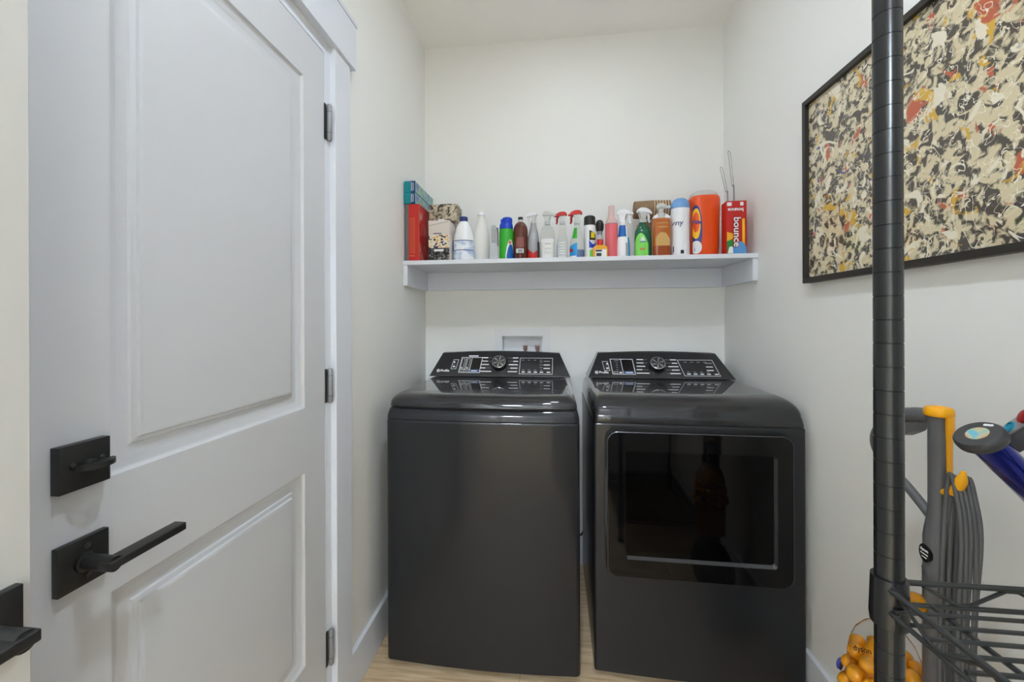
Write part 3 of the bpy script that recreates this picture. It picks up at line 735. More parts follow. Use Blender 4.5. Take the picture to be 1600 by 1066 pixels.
# cord hooks and wound cord
b = B(); tube(b, [(-.004, -.014, .925), (-.004, -.034, .935), (-.004, -.046, .955), (-.004, -.052, .978)], [.006, .0075, .009, .0088, .003], 10, 6); obj('cord_hook', b, 'vac_yellow', vac, 60)
b = B(); tube(b, [(-.004, -.020, .42), (-.004, -.05, .41), (-.004, -.064, .395)], [.007, .007, .006], 10, 6); obj('cord_hook', b, 'vac_yellow', vac, 60)
for i in range(5):
    xo = -.012 + i * .0055; sp = .004 * i
    top = .968 - .004 * (i % 3)
    b = B(); tube(b, [(xo, -.026 - sp * .2, .45), (xo - .006, -.022, .60 + .03 * (i % 2)), (xo - .004, -.025 + .005 * (i % 2), .80), (xo, -.028, .915), (xo, -.036 - .002 * i, top), (xo + .002, -.046 - sp * .5, .93), (xo + .003, -.053 - sp * .6, .86), (xo, -.051 - sp * (.8 if i % 2 else .3), .72), (xo, -.046 - sp * .3, .55), (xo, -.042, .43)], .0038, 8, 7)
    obj('cord_loop', b, 'cord_grey', vac, 60)
# cyclone bin in front of the column
BX, BY = -.042, .074
b = B(); lathe(b, [(.061, .30), (.062, .50), (.061, .525), (.057, .553), (.048, .578), (.034, .597), (.016, .606), (0, .608)], (BX, BY, 0), 32); cb = obj('clear_dome', b, 'clear_bin', vac, 60)
b = B(); lathe(b, [(0, .30), (.054, .30), (.054, .49), (.042, .505), (.034, .535), (.024, .560), (.015, .575), (0, .579)], (BX, BY, 0), 28); obj('cyclone_core', b, 'cyclone_gold', vac, 50)
for tier, (rr, zz, nn_, rad) in enumerate(((.054, .495, 10, .0175), (.046, .532, 8, .0155), (.057, .452, 10, .020))):
    for i in range(nn_):
        a = 2 * PI * (i + .5 * tier) / nn_; cx_, cy_ = BX + rr * math.cos(a), BY + rr * math.sin(a)
        d = Vector((math.cos(a) * .55, math.sin(a) * .55, .75))
        b = B(); axis_lathe(b, [(0, -.004), (rad * .55, 0), (rad * .85, rad * .6), (rad, rad * 1.1), (rad * .9, rad * 1.5), (rad * .55, rad * 1.75), (0, rad * 1.8)], (cx_ - d.x * rad, cy_ - d.y * rad, zz - d.z * rad), d, 14)
        obj('cyclone', b, 'cyclone_gold', vac, 60)
b = B(); lathe(b, [(0, .68), (.015, .68), (.019, .686), (.019, .700), (.015, .709), (.006, .712), (0, .712)], (-.030, .014, 0), 20); obj('bin_latch', b, 'amber_clear', vac, 60)
b = B(); tube(b, [(-.030, .014, .69), (-.036, .045, .662), (BX, BY, .604)], .009, 10, 5); obj('bin_carry_handle', b, 'vac_grey', vac, 60)
b = B(); d = Vector((-.62, .78, 0)).normalized(); axis_lathe(b, [(0, 0), (.012, 0), (.012, .005), (.009, .007), (0, .007)], Vector((BX, BY, .470)) + d * .074, d, 18); obj('logo_dot', b, 'dot_blue', vac, 40)
b = B(); d = Vector((-.86, -.30, .30)).normalized(); uu = Vector((.45, -.80, .40)); uu = (uu - d * uu.dot(d)).normalized(); vv = d.cross(uu)
obj('lettering', text_bm('dyson', .015, Vector((BX, BY, .545)) + d * .0625, uu, vv if vv.z > 0 else -vv, d), 'lbl_black', cb, 0)

# ================================================================== CORDLESS STICK VACUUM in its wall dock
ax = Vector((.643, -.098, -.760)).normalized()
hc = Vector((1.320, -1.4487, 1.0715))
st = thing('stick_vacuum', 'cordless stick vacuum with blue barrel and round screen at the right edge', 'vacuum', tuple(hc))
Z0 = Vector((0, 0, 0))
nrm = Vector((-.60, -.06, .80)).normalized()          # screen faces up and towards the room
b = B(); axis_lathe(b, [(0, .008), (.0268, .008), (.0292, .0055), (.030, 0), (.0292, -.006), (.0255, -.010), (.0205, -.011), (0, -.011)], Z0, nrm, 36); hd = obj('head_ring', b, 'stick_dark', st, 40)
b = B(); axis_lathe(b, [(0, .0081), (.0135, .0081), (.0135, .0086), (0, .0086)], nrm.cross(Vector((0, 0, 1))).normalized() * .0, nrm, 30); obj('screen', b, 'stick_screen', hd, 0)
sa, sb = frame_of(nrm)
b = B(); pu = Vector((.30, -.75, 0)); pu = (pu - nrm * pu.dot(nrm)).normalized(); pv = nrm.cross(pu)
prism(b, rrect(-.0058, .0058, -.002, .002, .0016, 4), pu * .005 + pv * (.020 if pv.z > 0 else -.020), pu, pv, nrm, .0078, .0087); obj('button', b, 'lbl_white', hd, 0)
b = B(); axis_lathe(b, [(0, 0), (.0205, 0), (.0205, .120), (.019, .122), (0, .122)], ax * .008, ax, 32); obj('barrel', b, 'stick_blue', st, 40)
b = B(); axis_lathe(b, [(0, 0), (.0255, 0), (.0265, .01), (.0265, .07), (.022, .085), (0, .09)], ax * .130, ax, 28); obj('dust_bin', b, 'vac_grey', st, 40)
hdv = Vector((0, -.714, .70)).normalized()
h0 = Vector((.040, -.001, .017)) - Vector((-.85, .37, .37)).normalized() * .013 - hdv * .016
hn = Vector((-.85, .37, .37)); hn = (hn - hdv * hn.dot(hdv)).normalized(); hu = hdv.cross(hn)
top = hn
b = B(); prism(b, rrect(-.013, .013, -.017, .013, .008, 5), h0, hu, top, hdv, -.016, .15); hb = obj('handle', b, 'vac_grey', st, 40)
b = B(); prism(b, rrect(-.0115, .0115, .0, .14, .008, 5), h0 + top * .013, hu, hdv, top, -.001, .0012); obj('handle_panel', b, 'stick_silver', hb, 30)
b = B(); axis_lathe(b, [(.0085, .0012), (.0085, .0030), (.0065, .0034), (.0062, .0016), (.0032, .0016), (.003, .0026), (0, .0028)], h0 + top * .013 + hdv * .016, top, 22); obj('ring_button', b, 'teal_button', hb, 40)
b = B(); axis_lathe(b, [(0, .001), (.0105, .001), (.010, .005), (.006, .0065), (0, .007)], h0 + top * .013 + hdv * .044, top, 22); obj('power_button', b, 'dark_red', hb, 40)
b = B(); e_ = ax * .190
cyl(b, e_ + Vector((0.0, 0, 0)), (W - hc.x - .001, e_.y, e_.z), .014, seg=14); obj('wall_arm', b, 'vac_dark', st, 40)
b = B(); box(b, W - hc.x - .012, W - hc.x - .0005, e_.y - .04, e_.y + .04, e_.z - .09, e_.z + .06, .004, 2); obj('wall_plate', b, 'vac_dark', st, 40)

# ================================================================== GOODS ON THE SHELF
def goods(name, label, cat, x, y, rz=0.0): return thing(name, label, cat, (x, y, ST + .0002), rz)
def L_(name, prof, mat, t, sx=1, sy=1, c=(0, 0, 0), seg=24, power=2.0, sm=50, **k):
    b = B(); lathe(b, prof, c, seg, sx, sy, power); return obj(name, b, mat, t, sm, **k)
def bx_(name, mat, t, *a, bev=.0012): b = B(); box(b, *a, bev, 2); return obj(name, b, mat, t, 40)
def front_patch(name, poly, mat, t, y, lift=.0006):
    """flat label on a box front; poly in (x, z), facing -y"""
    b = B(); prism(b, poly, (0, y, 0), (1, 0, 0), (0, 0, 1), (0, -1, 0), .0001, lift); return obj(name, b, mat, t, 0)
def ell(cx, cz, a, c, n=24): return [(cx + a * math.cos(2 * PI * i / n), cz + c * math.sin(2 * PI * i / n)) for i in range(n)]
def wrap(name, mat, t, prof_r, z0, z1, a0, a1, sx=1, sy=1, power=2.0, lift=.0006, n=14, m=6, top=None):
    """label wrapped on a lathed body: prof_r(z) radius, angle range in degrees (270 = towards the room)"""
    rows = []
    for j in range(m + 1):
        r_ = []
        for i in range(n + 1):
            f = i / n; a = math.radians(a0 + (a1 - a0) * f); zt_ = z1 if top is None else top(f); z = z0 + (zt_ - z0) * j / m
            ca, sa = math.cos(a), math.sin(a); k = (abs(ca) ** power + abs(sa) ** power) ** (-1 / power); R = prof_r(z)
            r_.append((R * sx * ca * k + lift * ca, R * sy * sa * k + lift * sa, z))
        rows.append(r_)
    b = B(); loops(b, rows, False, False, closed=False); return obj(name, b, mat, t, 60)
def interp(prof):
    def f(z):
        for (r0, z0), (r1, z1) in zip(prof, prof[1:]):
            if z0 <= z <= z1 and z1 > z0: return r0 + (r1 - r0) * (z - z0) / (z1 - z0)
        return prof[-1][0]
    return f
def marks(name, mat, t, rows, y, lift=.0007):
    b = B()
    for x0, x1, z0, z1 in rows: prism(b, [(x0, z0), (x1, z0), (x1, z1), (x0, z1)], (0, y, 0), (1, 0, 0), (0, 0, 1), (0, -1, 0), .0001, lift)
    return obj(name, b, mat, t, 0)

# red box with two wrap boxes on top
t = goods('cardboard_box', 'tall red cardboard box at the left end of the shelf', 'box', .0385, -.238)
bx_('carton', 'box_red', t, -.0345, .0345, -.086, .086, 0, .263)
front_patch('grey_band', [(-.034, .001), (-.016, .001), (-.016, .262), (-.034, .262)], 'silver_dark', t, -.086)
marks('small_print', 'lbl_orange', t, [(-.010 + i * .007, -.0085 + i * .007, .035, .20) for i in range(4)] + [(-.012, .012, .022, .026)], -.086)
marks('edge_line', 'lbl_orange', t, [(.0325, .0335, .02, .262)], -.086)
b = B(); prism(b, [(-.084, .002), (.084, .002), (.084, .261), (-.084, .261)], (.0345, 0, 0), (0, 1, 0), (0, 0, 1), (1, 0, 0), .0001, .0006); obj('printed_side', b, 'box_red_art', t, 0)
for i, (dx_, zz) in enumerate(((0, .2634), (.001, .3160))):
    t = thing('wrap_box', ('teal food wrap box lying directly on the tall red box', 'topmost teal food wrap box of the two stacked on the red box')[i], 'box', (.0285 + dx_, -.187, ST + zz), 0, 'teal wrap boxes')
    bx_('carton', 'teal', t, -.0265, .0265, -.143, .143, 0, .0522, bev=.002)
    front_patch('end_band', [(.006, .001), (.0255, .001), (.0255, .051), (.006, .051)], 'navy', t, -.143)
    marks('small_print', 'lbl_white', t, [(.008, .0105, .006, .046), (.0135, .0145, .006, .046), (.018, .020, .008, .044)], -.143, .0010)
    b = B(); prism(b, [(-.140, .002), (.140, .002), (.140, .050), (-.140, .050)], (.0265, 0, 0), (0, 1, 0), (0, 0, 1), (1, 0, 0), .0001, .0006); obj('printed_side', b, 'wrap_art', t, 0)
# tissue boxes
t = goods('tissue_box', 'black and cream patterned tissue box at the bottom of the pile', 'box', .1615, -.25); bx_('carton', 'tissue_pink', t, -.0495, .0495, -.060, .060, 0, .121)
front_patch('black_pattern', [(-.049, .001), (.049, .001), (.049, .060), (-.049, .060)], 'tissue_black', t, -.060); front_patch('face_drawing', [(-.049, .060), (.049, .060), (.049, .120), (-.049, .120)], 'tissue_face', t, -.060)
b = B(); axis_lathe(b, [(0, 0), (.005, 0), (.005, .001), (0, .001)], (-.020, -.0603, .098), (0, -1, 0), 12); axis_lathe(b, [(0, 0), (.005, 0), (.005, .001), (0, .001)], (.014, -.0603, .098), (0, -1, 0), 12); obj('eyes', b, 'lbl_black', t, 0)
marks('lips', 'box_red', t, [(-.006, -.001, .066, .071), (.001, .006, .066, .071)], -.0602); marks('tag_label', 'lbl_white', t, [(-.022, .022, .044, .054)], -.0603)
t = thing('tissue_box', 'pale pinkish tissue box in the middle of the pile', 'box', (.1615, -.25, ST + .1214)); bx_('carton', 'tissue_pink', t, -.0495, .0495, -.060, .060, 0, .066)
marks('drawn_lines', 'silver_dark', t, [(-.026, .012, .003, .008)], -.060); b = B(); prism(b, [(-.046, .042), (.044, .058), (.044, .0595), (-.046, .0435)], (0, -.060, 0), (1, 0, 0), (0, 0, 1), (0, -1, 0), .0001, .0005); obj('drawn_line', b, 'silver_dark', t, 0)
b = B(); lathe(b, [(.018, .066), (.014, .076), (.010, .080), (0, .081)], (0, -.02, 0), 14, 1.3, .6); obj('tissue', b, 'bottle_white', t, 60)
t = thing('tissue_box', 'leaf-patterned tissue box on top of the pile beside the red box', 'box', (.160, -.178, ST + .2045)); bx_('carton', 'tissue_camo', t, -.068, .068, -.055, .055, 0, .080)
t = goods('carton_block', 'pale carton standing behind the tissue box pile', 'box', .165, -.12); bx_('carton', 'tissue_pink', t, -.055, .055, -.060, .060, 0, .204)

# bleach bottle
bp = [(0, 0), (.046, 0), (.050, .006), (.050, .10), (.0495, .108), (.046, .125), (.034, .165), (.024, .188), (.0185, .194), (.0185, .20)]
t = goods('bleach_bottle', 'squat white plastic bottle with navy cap and blue label', 'bottle', .263, -.24)
L_('body', bp + [(0, .20)], 'bottle_white', t, 1, .8); L_('cap', [(0, .194), (.0195, .194), (.0195, .212), (.018, .215), (0, .215)], 'cap_navy', t)
wrap('label', 'bleach_label', t, interp(bp), .010, .098, 185, 355, 1, .8)
for z in (.052, .097): wrap('label_band', 'cap_navy', t, interp(bp), z, z + .003, 185, 340, 1, .8, lift=.0010, m=1)
wrap('label_corner', 'lbl_blue', t, interp(bp), .055, .096, 183, 212, 1, .8, lift=.0010)
# plain white bottle
bp = [(0, 0), (.035, 0), (.0385, .004), (.0385, .10), (.0375, .135), (.033, .150), (.024, .185), (.0185, .205), (.016, .222), (.016, .228)]
t = goods('white_bottle', 'tall plain off-white bottle with tapered neck', 'bottle', .346, -.22); L_('body', bp + [(0, .228)], 'bottle_offwhite', t, 1, .9)
L_('cap', [(0, .224), (.0185, .224), (.0185, .238), (.016, .241), (0, .241)], 'bottle_white', t)
# silver gadget
t = goods('steel_tool', 'slim silver handheld tool standing upright', 'tool', .4105, -.262); 
b = B(); prism(b, [(-.019, 0), (.019, 0), (.019, .068), (.0135, .080), (.0135, .155), (.009, .166), (-.006, .166), (-.0105, .158), (-.0105, .080), (-.019, .066)], (0, 0, 0), (1, 0, 0), (0, 0, 1), (0, -1, 0), -.009, .009); obj('handle', b, 'silver', t, 30)
b = B(); box(b, -.008, .009, -.0105, -.0090, .085, .150, .0006, 1); obj('grip_inlay', b, 'steel_label', t, 30)
b = B(); tube(b, [(.010, .004, .158), (.017, .006, .152), (.0185, .006, .12), (.0185, .006, .07)], .0030, 8, 5); obj('lever_arm', b, 'silver_dark', t, 60)
# green and blue bottle
bp = [(0, 0), (.031, 0), (.0335, .005), (.0335, .13), (.031, .150), (.027, .160)]
t = goods('detergent_bottle', 'green bottle with blue cap and oval blue label', 'bottle', .4675, -.25); L_('body', bp + [(0, .162)], 'green', t, 1, .75)
L_('collar', [(0, .150), (.0325, .150), (.031, .168), (.029, .174), (0, .174)], 'blue', t, 1, .78)
L_('cap', [(0, .17), (.023, .172), (.024, .190), (.022, .200), (.016, .204), (0, .204)], 'blue', t, 1.05, .85, (.004, 0, 0))
b = B(); box(b, -.026, -.012, -.010, .010, .165, .196, .004, 2); obj('cap_spout', b, 'blue', t, 40)
wrap('label_oval_rim', 'lbl_white', t, interp(bp), .002, .1, 268, 350, 1, .75, top=lambda f: .004 + .094 * math.sin(PI * max(.02, min(.98, f))) ** .5)
wrap('label_oval', 'lbl_blue', t, interp(bp), .004, .1, 276, 346, 1, .75, lift=.0012, top=lambda f: .006 + .070 * math.sin(PI * max(.02, min(.98, f))) ** .5)
wrap('label_spot', 'lbl_orange', t, interp(bp), .078, .1, 292, 318, 1, .75, lift=.0013, top=lambda f: .079 + .014 * math.sin(PI * max(.02, min(.98, f))) ** .5)
# brown bottle
bp = [(0, 0), (.0325, 0), (.0345, .004), (.0345, .135), (.032, .155), (.024, .172), (.013, .180), (.011, .183)]
t = goods('brown_bottle', 'dark brown round-shouldered bottle with barcode label', 'bottle', .5345, -.25); L_('body', bp + [(0, .183)], 'amber_brown', t, 1, .95)
L_('neck', [(0, .178), (.0125, .178), (.0125, .190), (0, .190)], 'frost', t); L_('cap', [(0, .190), (.010, .190), (.0115, .196), (.0115, .203), (0, .204)], 'can_black', t)
wrap('label', 'brown_label', t, interp(bp), .058, .105, 238, 302, 1, .95); wrap('barcode', 'lbl_white', t, interp(bp), .033, .053, 238, 298, 1, .95)
b = B()
for i in range(8): a = math.radians(256 + i * 4.6); b_x = .0342 * math.cos(a); box(b, b_x - .0007, b_x + .0006, -.0354, -.0334 + abs(b_x) * .25, .036, .050)
obj('barcode_lines', b, 'lbl_black', t, 0)

# ---- trigger spray bottles
def spray_head(t, z, head, trig, noz, s=1.0, rz=PI, parent_name='spray_head', neck=.0135, collar=None):
    """trigger head; nozzle looks along +x before turning by rz"""
    R = Matrix.Translation((0, 0, z)) @ Matrix.Rotation(rz, 4, 'Z') @ Matrix.Scale(s, 4)
    def fix(b):
        for v_ in b.verts: v_.co = R @ v_.co
        return b
    b = B(); lathe(b, [(0, 0), (neck, 0), (neck, .013), (neck * .85, .015), (0, .015)], seg=20); obj('collar', fix(b), collar or head, t, 40)
    b = B(); prism(b, [(-.010, .013), (.010, .013), (.011, .030), (.018, .044), (-.017, .044), (-.013, .030)], (0, 0, 0), (1, 0, 0), (0, 0, 1), (0, -1, 0), -.009, .009); hd_ = obj(parent_name, fix(b), head, t, 40)
    b = B(); pl = [(-.024, .043), (.020, .043), (.028, .037), (.034, .037), (.034, .047), (.026, .055), (.010, .062), (-.012, .062), (-.022, .054)]
    prism(b, pl, (0, 0, 0), (1, 0, 0), (0, 0, 1), (0, -1, 0), -.0115, .0115); bmesh.ops.bevel(b, geom=list(b.edges), offset=.0022, segments=2, affect='EDGES'); obj('hood', fix(b), noz, hd_, 40)
    b = B(); axis_lathe(b, [(0, 0), (.005, 0), (.005, .007), (0, .007)], (.033, 0, .042), (1, 0, 0), 12); obj('nozzle', fix(b), noz, hd_, 40)
    b = B(); tube(b, [(.020, 0, .040), (.026, 0, .028), (.026, 0, .014), (.030, 0, .002)], [.005, .0055, .005, .004], 10, 5); obj('trigger', fix(b), trig, hd_, 60)
def spray(name, label, x, y, bp, mat, zc, head, trig, noz, sx=1, sy=.7, rz=PI, s=1.0, power=2.0, collar=None, neck=.0135):
    t = goods(name, label, 'spray bottle', x, y); L_('body', bp + [(0, bp[-1][1])], mat, t, sx, sy, power=power); spray_head(t, zc, head, trig, noz, s, rz, neck=neck, collar=collar); return t
bp = [(0, 0), (.026, 0), (.028, .004), (.028, .07), (.026, .10), (.020, .135), (.0135, .160), (.0125, .176)]
t = spray('spray_bottle', 'grey trigger spray bottle with red bottom label next to the brown bottle', .594, -.25, bp, 'steel_label', .172, 'frost', 'bottle_white', 'bottle_white', rz=PI * .9, s=.85)
wrap('label', 'box_red', t, interp(bp), .010, .06, 185, 355, 1, .7, top=lambda f: .062 - .030 * (1 - abs(2 * f - 1)) if f < .8 else .060)
wrap('label_foot', 'lbl_white', t, interp(bp), .002, .010, 200, 300, 1, .7)
wrap('label_dark', 'vac_dark', t, interp(bp), .012, .085, 310, 358, 1, .7, lift=.0012)
wrap('label_silver', 'silver', t, interp(bp), .098, .128, 190, 350, 1, .7)
bp = [(0, 0), (.0325, 0), (.0345, .004), (.0345, .10), (.032, .130), (.025, .150), (.015, .162), (.0135, .166)]
t = spray('spray_bottle', 'clear colourless spray bottle with pale trigger and rounded shoulders', .659, -.25, bp, 'clear_plastic', .164, 'frost', 'bottle_white', 'frost', sy=.75, rz=-.35, s=1.0)
wrap('label', 'bottle_offwhite', t, interp(bp), .006, .092, 225, 315, 1, .75); wrap('label_top', 'lbl_white', t, interp(bp), .082, .096, 215, 325, 1, .75, lift=.001)
marks('label_lines', 'silver', t, [(-.012, .016, .070, .074), (-.012, .016, .050, .053), (-.016, .016, .028, .036)], -.0268)
bp = [(0, 0), (.025, 0), (.027, .004), (.027, .05), (.025, .085), (.0165, .120), (.0135, .150), (.013, .166)]
t = spray('spray_bottle', 'clear spray bottle with red trigger and white print, left of the blue-filled one', .727, -.25, bp, 'clear_plastic', .164, 'frost', 'dark_red', 'red', sy=.8, rz=PI, s=.92)
b = B()
for i in range(6): wrap('print_row', 'lbl_white', t, interp(bp), .012 + i * .0125, .017 + i * .0125, 225, 300, 1, .8, m=1)
b.free()
wrap('side_label', 'label_sky', t, interp(bp), .004, .07, 170, 205, 1, .8)
bp = [(0, 0), (.031, 0), (.0335, .004), (.0335, .055), (.031, .085), (.021, .120), (.0145, .150), (.013, .166)]
t = spray('spray_bottle', 'clear spray bottle with red trigger and blue liquid inside', .7935, -.25, bp, 'clear_plastic', .164, 'frost', 'dark_red', 'red', sy=.75, rz=PI, s=1.0)
L_('liquid', [(0, .003), (.028, .003), (.0305, .006), (.0305, .044), (0, .044)], 'blue_liquid', t, 1, .72)
wrap('label', 'label_sky', t, interp(bp), .006, .06, 185, 268, 1, .75, top=lambda f: .055 + .022 * f); wrap('label_mark', 'box_red', t, interp(bp), .034, .046, 188, 235, 1, .75, lift=.0012, top=lambda f: .044 + .006 * math.sin(PI * f))
wrap('label_foot', 'lbl_white', t, interp(bp), .008, .016, 195, 262, 1, .75, lift=.0012); wrap('neck_label', 'green', t, interp(bp), .095, .145, 215, 268, 1, .75)
# aerosol can
t = goods('aerosol_can', 'white aerosol can with black cap and yellow emblem', 'can', .850, -.25); can = [(0, 0), (.0245, 0), (.026, .003), (.026, .150), (.0245, .156)]
L_('can', can + [(0, .156)], 'lbl_white', t); L_('cap', [(0, .154), (.0255, .154), (.0262, .158), (.0255, .190), (.023, .195), (.018, .198), (0, .196)], 'can_black', t)
wrap('emblem', 'lbl_black', t, interp(can), .085, .13, 262, 345, top=lambda f: .13 - .02 * f); wrap('emblem_centre', 'lbl_yellow', t, interp(can), .094, .12, 278, 318, lift=.0012)
wrap('blue_panel', 'blue', t, interp(can), .05, .08, 258, 345, top=lambda f: .088 - .022 * math.sin(PI * f)); wrap('green_panel', 'lime', t, interp(can), .003, .05, 262, 345, top=lambda f: .04)
wrap('small_print', 'silver_dark', t, interp(can), .02, .14, 205, 208); wrap('small_print', 'silver_dark', t, interp(can), .01, .10, 218, 220)
# small black-headed spray
bp = [(0, 0), (.018, 0), (.0195, .003), (.0195, .085), (.017, .105), (.0115, .120), (.0105, .130)]
t = goods('pump_bottle', 'slim pale bottle with glossy black pump head and red label', 'bottle', .8985, -.215); L_('body', bp + [(0, .13)], 'frost', t)
L_('pump_collar', [(0, .118), (.0135, .118), (.0125, .136), (0, .136)], 'steel_label', t); L_('pump_head', [(0, .134), (.014, .134), (.0185, .146), (.0195, .165), (.016, .180), (.008, .187), (0, .188)], 'can_black', t)
wrap('label', 'red', t, interp(bp), .070, .095, 225, 315)
# small yellow bottle
t = goods('glue_bottle', 'small yellow-orange bottle standing in front of the aerosol can', 'bottle', .891, -.296)
b = B(); prism(b, [(-.031, 0), (.031, 0), (.0315, .042), (.026, .052), (.010, .057), (-.010, .057), (-.026, .052), (-.0315, .042)], (0, 0, 0), (1, 0, 0), (0, 0, 1), (0, -1, 0), -.013, .013); bmesh.ops.bevel(b, geom=list(b.edges), offset=.003, segments=2, affect='EDGES'); obj('body', b, 'yellow_orange', t, 40)
L_('cap', [(0, .055), (.0135, .055), (.0135, .077), (.012, .079), (0, .079)], 'red', t)
front_patch('label', [(-.022, .002), (.026, .002), (.026, .036), (-.022, .036)], 'lbl_white', t, -.013); marks('label_print', 'vac_dark', t, [(-.021, .006, .026, .034), (-.018, .004, .006, .020)], -.0136)
# pink bottle
bp = [(0, 0), (.0265, 0), (.0285, .004), (.0285, .150), (.0288, .158), (.025, .170), (.0145, .190), (.013, .212)]
t = goods('pink_bottle', 'pink bottle with tall clear tapered neck', 'bottle', .9475, -.245); pk_ = [q for q in bp if q[1] <= .165]
L_('body', pk_ + [(0, .165)], 'pink', t, 1, .85); L_('neck', [(0, .160), (.0275, .160), (.025, .172), (.016, .190), (.0135, .215), (.0125, .238), (.009, .244), (0, .244)], 'pink_clear', t, 1, .9)
b = B(); box(b, -.018, -.013, -.0265, -.0235, .03, .145, .001, 1); obj('grip_rib', b, 'pink', t, 40)
# blue and white spray
bp = [(0, 0), (.029, 0), (.031, .004), (.030, .06), (.026, .095), (.021, .115), (.019, .140), (.014, .158)]
t = spray('spray_bottle', 'white and blue spray bottle with big white trigger beside the pink bottle', .9985, -.25, bp, 'bottle_white', .152, 'bottle_white', 'bottle_white', 'bottle_white', sx=.95, sy=.7, rz=-.5, s=1.12)
wrap('blue_shoulder', 'lbl_blue', t, interp(bp), .098, .150, 185, 300, .95, .7); wrap('blue_side', 'label_sky', t, interp(bp), .002, .095, 310, 358, .95, .7); wrap('grey_side', 'silver', t, interp(bp), .004, .07, 285, 305, .95, .7)
# green spray
bp = [(0, 0), (.033, 0), (.036, .004), (.036, .09), (.034, .120), (.028, .136), (.017, .146), (.0145, .166)]
t = spray('spray_bottle', 'dark green spray bottle with white trigger and lime label', 1.084, -.25, bp, 'green_dark', .160, 'frost', 'bottle_white', 'bottle_white', sx=1.02, sy=.7, rz=.25, s=1.08, neck=.016)
wrap('label', 'lime', t, interp(bp), .010, .11, 200, 300, 1.02, .7, top=lambda f: .025 + .085 * (math.sin(PI * (.12 + .80 * f))) ** .6)
front_patch('label_emblem', [(-.016, .074), (.006, .074), (-.003, .094), (-.008, .094)], 'lbl_white', t, -.0268); marks('label_print', 'lbl_blue', t, [(-.018, .008, .070, .073)], -.0272); marks('label_print', 'lbl_orange', t, [(-.018, .004, .036, .043)], -.0262)
# kraft carton and cup stack behind
t = goods('kraft_carton', 'plain brown carton behind the green spray bottle', 'box', 1.150, -.075); bx_('carton', 'kraft_carton', t, -.045, .080, -.050, .060, 0, .198)
t = thing('cup_stack', 'stack of kraft paper cups lying on its side above the bottles', 'cups', (1.150, -.110, ST + .2470), .0)
cdir = Vector((.990, -.06, -.045)).normalized(); c0 = Vector((-.078, 0, .008))
b = B(); axis_lathe(b, [(0, 0), (.040, 0), (.0405, .004), (.046, .088), (.046, .092)], c0, cdir, 28); obj('cup', b, 'kraft', t, 40)
for i in range(6):
    q = c0 + cdir * (.088 + i * .0125)
    b = B(); axis_lathe(b, [(.0455, 0), (.0475, .0005), (.0478, .003), (.0455, .004)], q, cdir, 28); obj('cup_rim', b, 'kraft_rim', t, 40)
    b = B(); axis_lathe(b, [(0.040, .0035), (.0452, .0035), (.0458, .0125), (.040, .0125)], q, cdir, 28); obj('cup', b, 'kraft', t, 40)
# amber soap bottle
bp = [(0, 0), (.041, 0), (.0435, .004), (.0435, .165), (.041, .172), (.030, .176), (.016, .178)]
t = goods('soap_bottle', 'square amber soap bottle with clear pump beside the green spray', 'bottle', 1.1635, -.25); L_('body', bp + [(0, .178)], 'amber_soap', t, .86, .62, power=4.5, seg=32)
L_('dark_liquid', [(.0436, .002), (.0440, .004), (.0440, .050), (.0436, .050)], 'amber_deep', t, .86, .62, power=4.5, seg=32)
front_patch('label', [(-.030, .052), (.030, .052), (.030, .080), (.014, .108), (-.010, .112), (-.030, .084)], 'soap_label', t, -.0268); marks('label_print', 'soap_label', t, [(-.024, .024, .150, .153), (-.020, .022, .132, .136)], -.0268)
for s in (-1, 1):
    b = B(); prism(b, [(s * .012, .178), (s * .037, .176), (s * .034, .186), (s * .018, .196)], (0, 0, 0), (1, 0, 0), (0, 0, 1), (0, -1, 0), -.012, .012); obj('shoulder_cap', b, 'bottle_white', t, 40)
L_('pump_collar', [(0, .176), (.0165, .176), (.0165, .198), (.012, .202), (0, .202)], 'frost', t); L_('pump_head', [(0, .20), (.011, .20), (.012, .218), (.019, .222), (.020, .236), (.014, .242), (0, .242)], 'frost', t)
b = B(); box(b, .008, .040, -.007, .007, .222, .234, .003, 2); obj('pump_spout', b, 'frost', t, 40)
# white bottle with blue dome cap
bp = [(0, 0), (.037, 0), (.0395, .005), (.0385, .06), (.0365, .11), (.038, .17), (.0395, .205), (.039, .219)]
t = goods('softener_bottle', 'tall white bottle with light blue domed cap', 'bottle', 1.247, -.245); L_('body', bp + [(0, .219)], 'bottle_white', t, 1, .85)
L_('cap', [(0, .218), (.0405, .218), (.0405, .226), (.038, .242), (.030, .256), (.017, .263), (0, .265)], 'cap_blue', t, 1, .85)
b = text_bm('Downy', .034, (-.048, -.0345, .150), (1, .12, 0), (0, 0, 1), (-.1, -1, 0), lift=.0005, shear=.1)
for v_ in b.verts: v_.co.y = -math.sqrt(max(0, .0378 ** 2 - v_.co.x ** 2)) * .85 - .0011 if abs(v_.co.x) < .0378 else -.002
b2 = B()
for f in b.faces:
    if all(abs(q.co.x) < .037 for q in f.verts): b2.faces.new([b2.verts.new(q.co) for q in f.verts])
b.free(); obj('lettering', b2, 'navy', t, 0)
wrap('square_mark', 'lbl_black', t, interp(bp), .014, .030, 258, 278, 1, .85, m=2); wrap('swash', 'navy', t, interp(bp), .010, .05, 200, 236, 1, .85, top=lambda f: .045 - .02 * f * 0 + .0, m=1) if False else None
wrap('swash', 'vac_dark', t, interp(bp), .022, .048, 206, 214, 1, .85, m=3)
